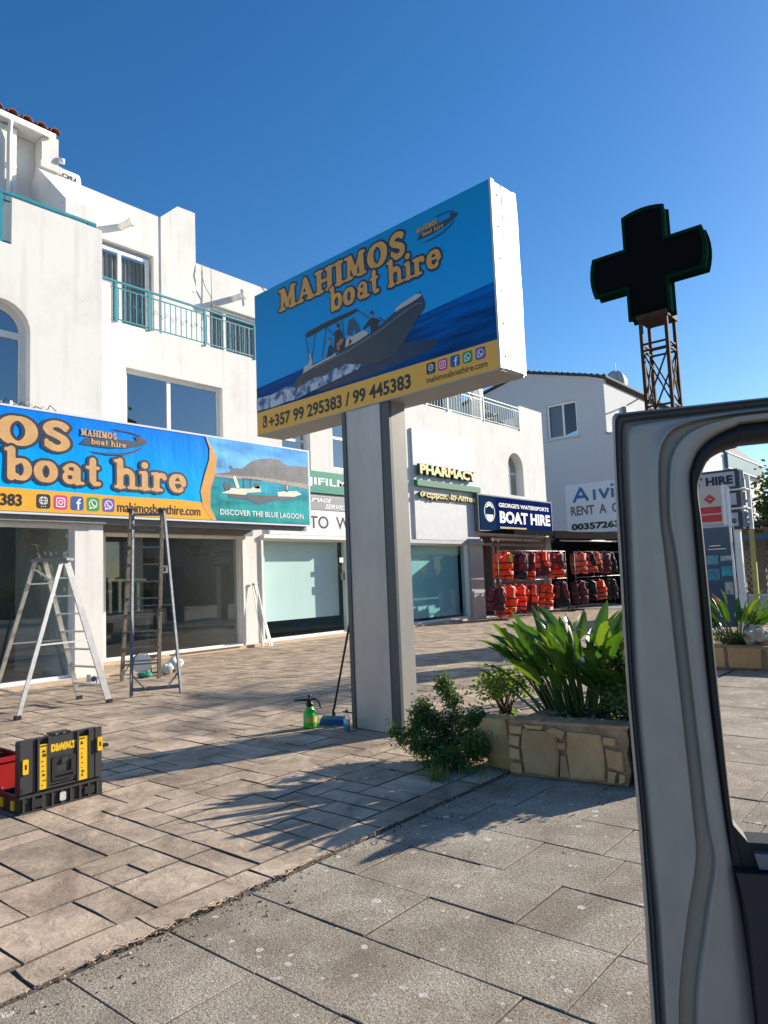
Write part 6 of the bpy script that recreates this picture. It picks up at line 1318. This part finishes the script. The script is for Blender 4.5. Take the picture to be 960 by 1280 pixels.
t = thing('clipped_hedge', 'long dark clipped hedge along the far side of the road', 'hedge', (30,-27,0))
mb = MB(); rg = random.Random(8)
for i in range(9000):
    p = Vector((rg.uniform(-20,110), -26+rg.gauss(0,.5), rg.uniform(0,2.0+.6*math.sin(rg.uniform(0,6))))); s = rg.uniform(.4,.9); u = Vector((rg.gauss(0,1),rg.gauss(0,.4),rg.gauss(0,1))).normalized(); v = u.cross(Vector((rg.gauss(0,.3),1,rg.gauss(0,.3)))).normalized()
    mb.add([p-u*s*.5,p+v*s*.4,p+u*s*.5,p-v*s*.4], [(0,1,2,3)])
o = mb.build('foliage', CRD, t, fix=False); o['kind'] = 'stuff'
t = thing('roadside_house', 'plain pale house across the road, seen only in reflections', 'house', (20,-34,0))
mb = MB(); mb.box(4,26,-40,-33,0,7.5); mb.box(40,64,-41,-34,0,8.5); mb.build('wall', mat('house_wall', (.5,.47,.42), .9, var=.1), t)
# ================================================================== OPEN VAN DOOR
D0 = Vector((.9199,.3604,1.7104)); rd = Vector((.3746,-.9272,0)); nd = Vector((-.9272,-.3746,0))
DF = lambda a, b, c: D0 + rd*a + Vector((0,0,1))*b - nd*c        # c<0 comes towards the seat
t = thing('van_door', 'open grey van door in the foreground with ribbed rubber edge and black window seal', 'vehicle door', (D0.x, D0.y, 0))
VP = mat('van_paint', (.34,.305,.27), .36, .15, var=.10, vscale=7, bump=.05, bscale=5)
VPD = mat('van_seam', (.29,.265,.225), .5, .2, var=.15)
outer = [(-0.0065,-0.7629),(-0.0056,-0.6517),(-0.0052,-0.5726),(-0.0055,-0.5167),(-0.0075,-0.3586),(-0.0055,-0.1953),(-0.0052,-0.1431),(-0.0045,-0.0904),(-0.0027,-0.0212),(0.0004,-0.0022),(0.0171,-0.0003),(0.0997,-0.0001),(0.1826,0)]
g1 = [(-0.0009,-0.7622),(-0.0004,-0.6512),(-0.0006,-0.5724),(-0.0007,-0.5164),(-0.0037,-0.3586),(-0.0018,-0.1954),(-0.0014,-0.1433),(-0.0008,-0.0907),(0.0012,-0.0323),(0.0044,-0.0092),(0.0196,-0.0060),(0.0993,-0.0058),(0.1822,-0.0050)]
g2 = [(0.0055,-0.7613),(0.0068,-0.6504),(0.0052,-0.5719),(0.0048,-0.5161),(0.0015,-0.3586),(0.0050,-0.1958),(0.0062,-0.1439),(0.0070,-0.0914),(0.0090,-0.0385),(0.0127,-0.0187),(0.0241,-0.0139),(0.0987,-0.0131),(0.1817,-0.0111)]
pan = [(0.0101,-0.7606),(0.0112,-0.6500),(0.0094,-0.5715),(0.0085,-0.5159),(0.0052,-0.3586),(0.0095,-0.1960),(0.0112,-0.1442),(0.0125,-0.0919),(0.0150,-0.0412),(0.0187,-0.0257),(0.0306,-0.0204),(0.0965,-0.0180),(0.1813,-0.0161)]
gl = [(0.0248,-0.7586),(0.0413,-0.6460),(0.0583,-0.5681),(0.0594,-0.5129),(0.0552,-0.3582),(0.0500,-0.1979),(0.0479,-0.15),(0.0497,-0.0948),(0.0542,-0.0587),(0.0664,-0.0368),(0.0854,-0.0268),(0.1169,-0.0222),(0.1810,-0.0195)]
gr2 = [(0.0438,-0.7559),(0.0646,-0.6344),(0.079,-0.5663),(0.0748,-0.5120),(0.0691,-0.3581),(0.0632,-0.1985),(0.0587,-0.1502),(0.0621,-0.0958),(0.0670,-0.0682),(0.0791,-0.0475),(0.0991,-0.0345),(0.1305,-0.0275),(0.1807,-0.0240)]
blk = [(0.1107,-0.7466),(0.1060,-0.6390),(0.1,-0.5643),(0.0955,-0.5107),(0.0890,-0.3580),(0.0875,-0.1996),(0.0876,-0.149),(0.0874,-0.0979),(0.0918,-0.0797),(0.1007,-0.0620),(0.1167,-0.0481),(0.1435,-0.0365),(0.1799,-0.0327)]
opn = [(0.1200,-0.7400),(0.1160,-0.6390),(0.1125,-0.5635),(0.1040,-0.5215),(0.1002,-0.3579),(0.0981,-0.2001),(0.0973,-0.154),(0.0958,-0.1139),(0.1017,-0.0919),(0.1120,-0.0733),(0.1276,-0.0635),(0.1463,-0.0587),(0.1780,-0.0562)]
def lerp2(a, b, q): return [(x0+(x1-x0)*q, y0+(y1-y0)*q) for (x0, y0), (x1, y1) in zip(a, b)]
WD = .86   # width of the window part; the profile is mirrored on the hinge side
def densify(R, k=6):
    P = [(R[0][0], -1.25)] + [(R[0][0], -.95)] + list(R); P = P + [(WD*.5, P[-1][1]*1.0)]; out = []
    for i in range(len(P)-1):
        p0, p1, p2, p3 = P[max(i-1,0)], P[i], P[i+1], P[min(i+2,len(P)-1)]
        for j in range(k):
            t_ = j/k; 
            f = lambda q: .5*((2*p1[q])+(-p0[q]+p2[q])*t_+(2*p0[q]-5*p1[q]+4*p2[q]-p3[q])*t_*t_+(-p0[q]+3*p1[q]-3*p2[q]+p3[q])*t_**3)
            out.append((f(0), f(1)))
    out.append(P[-1]); full = out + [(WD-x, y) for x, y in out[::-1][1:]]; return full
def skin(rails, mt, name, smooth=True, parent=None):
    R = [(densify(r), c) for r, c in rails]; n = len(R[0][0]); V = []
    for pts, c in R: V += [DF(x, y, c) for x, y in pts]
    mb = MB(); mb.add(V, [(k*n+i, k*n+i+1, (k+1)*n+i+1, (k+1)*n+i) for k in range(len(R)-1) for i in range(n-1)], 0, smooth); return mb.build(name, mt, parent or t, fix=False)
DK = mat('door_seal_grey', (.075,.075,.08), .55, .1, var=.15)
skin([(outer,.045),(outer,.012),(lerp2(outer,g1,.35),.002),(lerp2(outer,g1,.8),.000)], VP, 'outer_edge')
skin([(lerp2(outer,g1,.8),.0005),(g1,.010),(lerp2(g1,g2,.3),.004),(lerp2(g1,g2,.55),.0035),(lerp2(g1,g2,.8),.012),(g2,.013)], DK, 'rubber_strip')
skin([(g2,.0135),(lerp2(g2,pan,.5),.011),(pan,.002),(lerp2(pan,gl,.10),-.004),(lerp2(pan,gl,.25),-.0055),(lerp2(pan,gl,.6),-.006),(lerp2(pan,gl,.90),-.0065),(lerp2(pan,gl,.94),-.0090),(lerp2(pan,gl,.98),-.0088),(gl,-.006)], VP, 'flat_panel')
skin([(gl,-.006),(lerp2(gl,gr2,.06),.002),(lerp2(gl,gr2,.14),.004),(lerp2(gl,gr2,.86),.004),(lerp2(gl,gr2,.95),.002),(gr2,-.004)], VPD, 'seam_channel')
skin([(gr2,-.004),(lerp2(gr2,blk,.05),-.0115),(lerp2(gr2,blk,.10),-.0125),(lerp2(gr2,blk,.18),-.0115),(lerp2(gr2,blk,.38),-.0125),(lerp2(gr2,blk,.6),-.0125),(lerp2(gr2,blk,.85),-.010),(blk,.0)], VP, 'window_frame')
def top_only(r): return r
skin([(lerp2(gr2,blk,.97),.001),(lerp2(blk,opn,.3),-.010),(lerp2(blk,opn,.7),-.010),(opn,.002),(opn,.028)], RUB, 'window_seal')
skin([(opn,.028),(blk,.040),(g2,.046),(outer,.045)], mat('van_outer_paint', (.225,.225,.235), .25, .5, coat=.6), 'outer_skin')
def drect(a0, a1, b0, b1, c0, c1): q = MB(); q.fbox(DF, a0, a1, b0, b1, c0, c1); return q
# sill seal, trim panel below the window
NV = mat('navy_trim', (.010,.012,.018), .55, var=.1, bump=.1)
mb = MB(); mb.plate(DF, [[(.098,-.50),(.1035,-.5215),(.118,-.5400),(.74,-.5400),(.76,-.5215),(.77,-.50),(.77,-.568),(.099,-.568)]], -.008, .03); mb.build('sill_seal', RUB, t)
mb = MB(); mb.plate(DF, [[(.122,-.5485),(.74,-.5485),(.74,-.566),(.126,-.566)]], -.020, -.009); mb.build('sill_strip', mat('sill_metal', (.14,.16,.20), .35, .4), t)
mb = MB(); P = [(.0998,-.5683),(.1041,-.591),(.1085,-.6236),(.1107,-.7466),(.112,-1.2),(.75,-1.2),(.75,-.5683)]
mb.plate(DF, [P], -.030, .035); mb.build('trim_panel', NV, t)
mb = MB(); mb.plate(DF, [[(.0,-.95),(.11,-.95),(.11,-1.2),(.75,-1.2),(.75,-.95),(.86,-.95),(.86,-1.34),(.84,-1.36),(.02,-1.36),(0,-1.34)]], .0, .045); mb.build('lower_panel', VP, t)
mb = MB(); mb.tube([DF(.25,-.80,-.03),DF(.27,-.80,-.075),DF(.45,-.78,-.08),DF(.47,-.78,-.03)], .014, 8); mb.build('pull_handle', BLACK, t)
bl = MB(); q = DF(.0685,-.614,.009); bl.tube([q, DF(.0685,-.614,.003)], .0045, 10); bl.build('screw', STEEL, t)
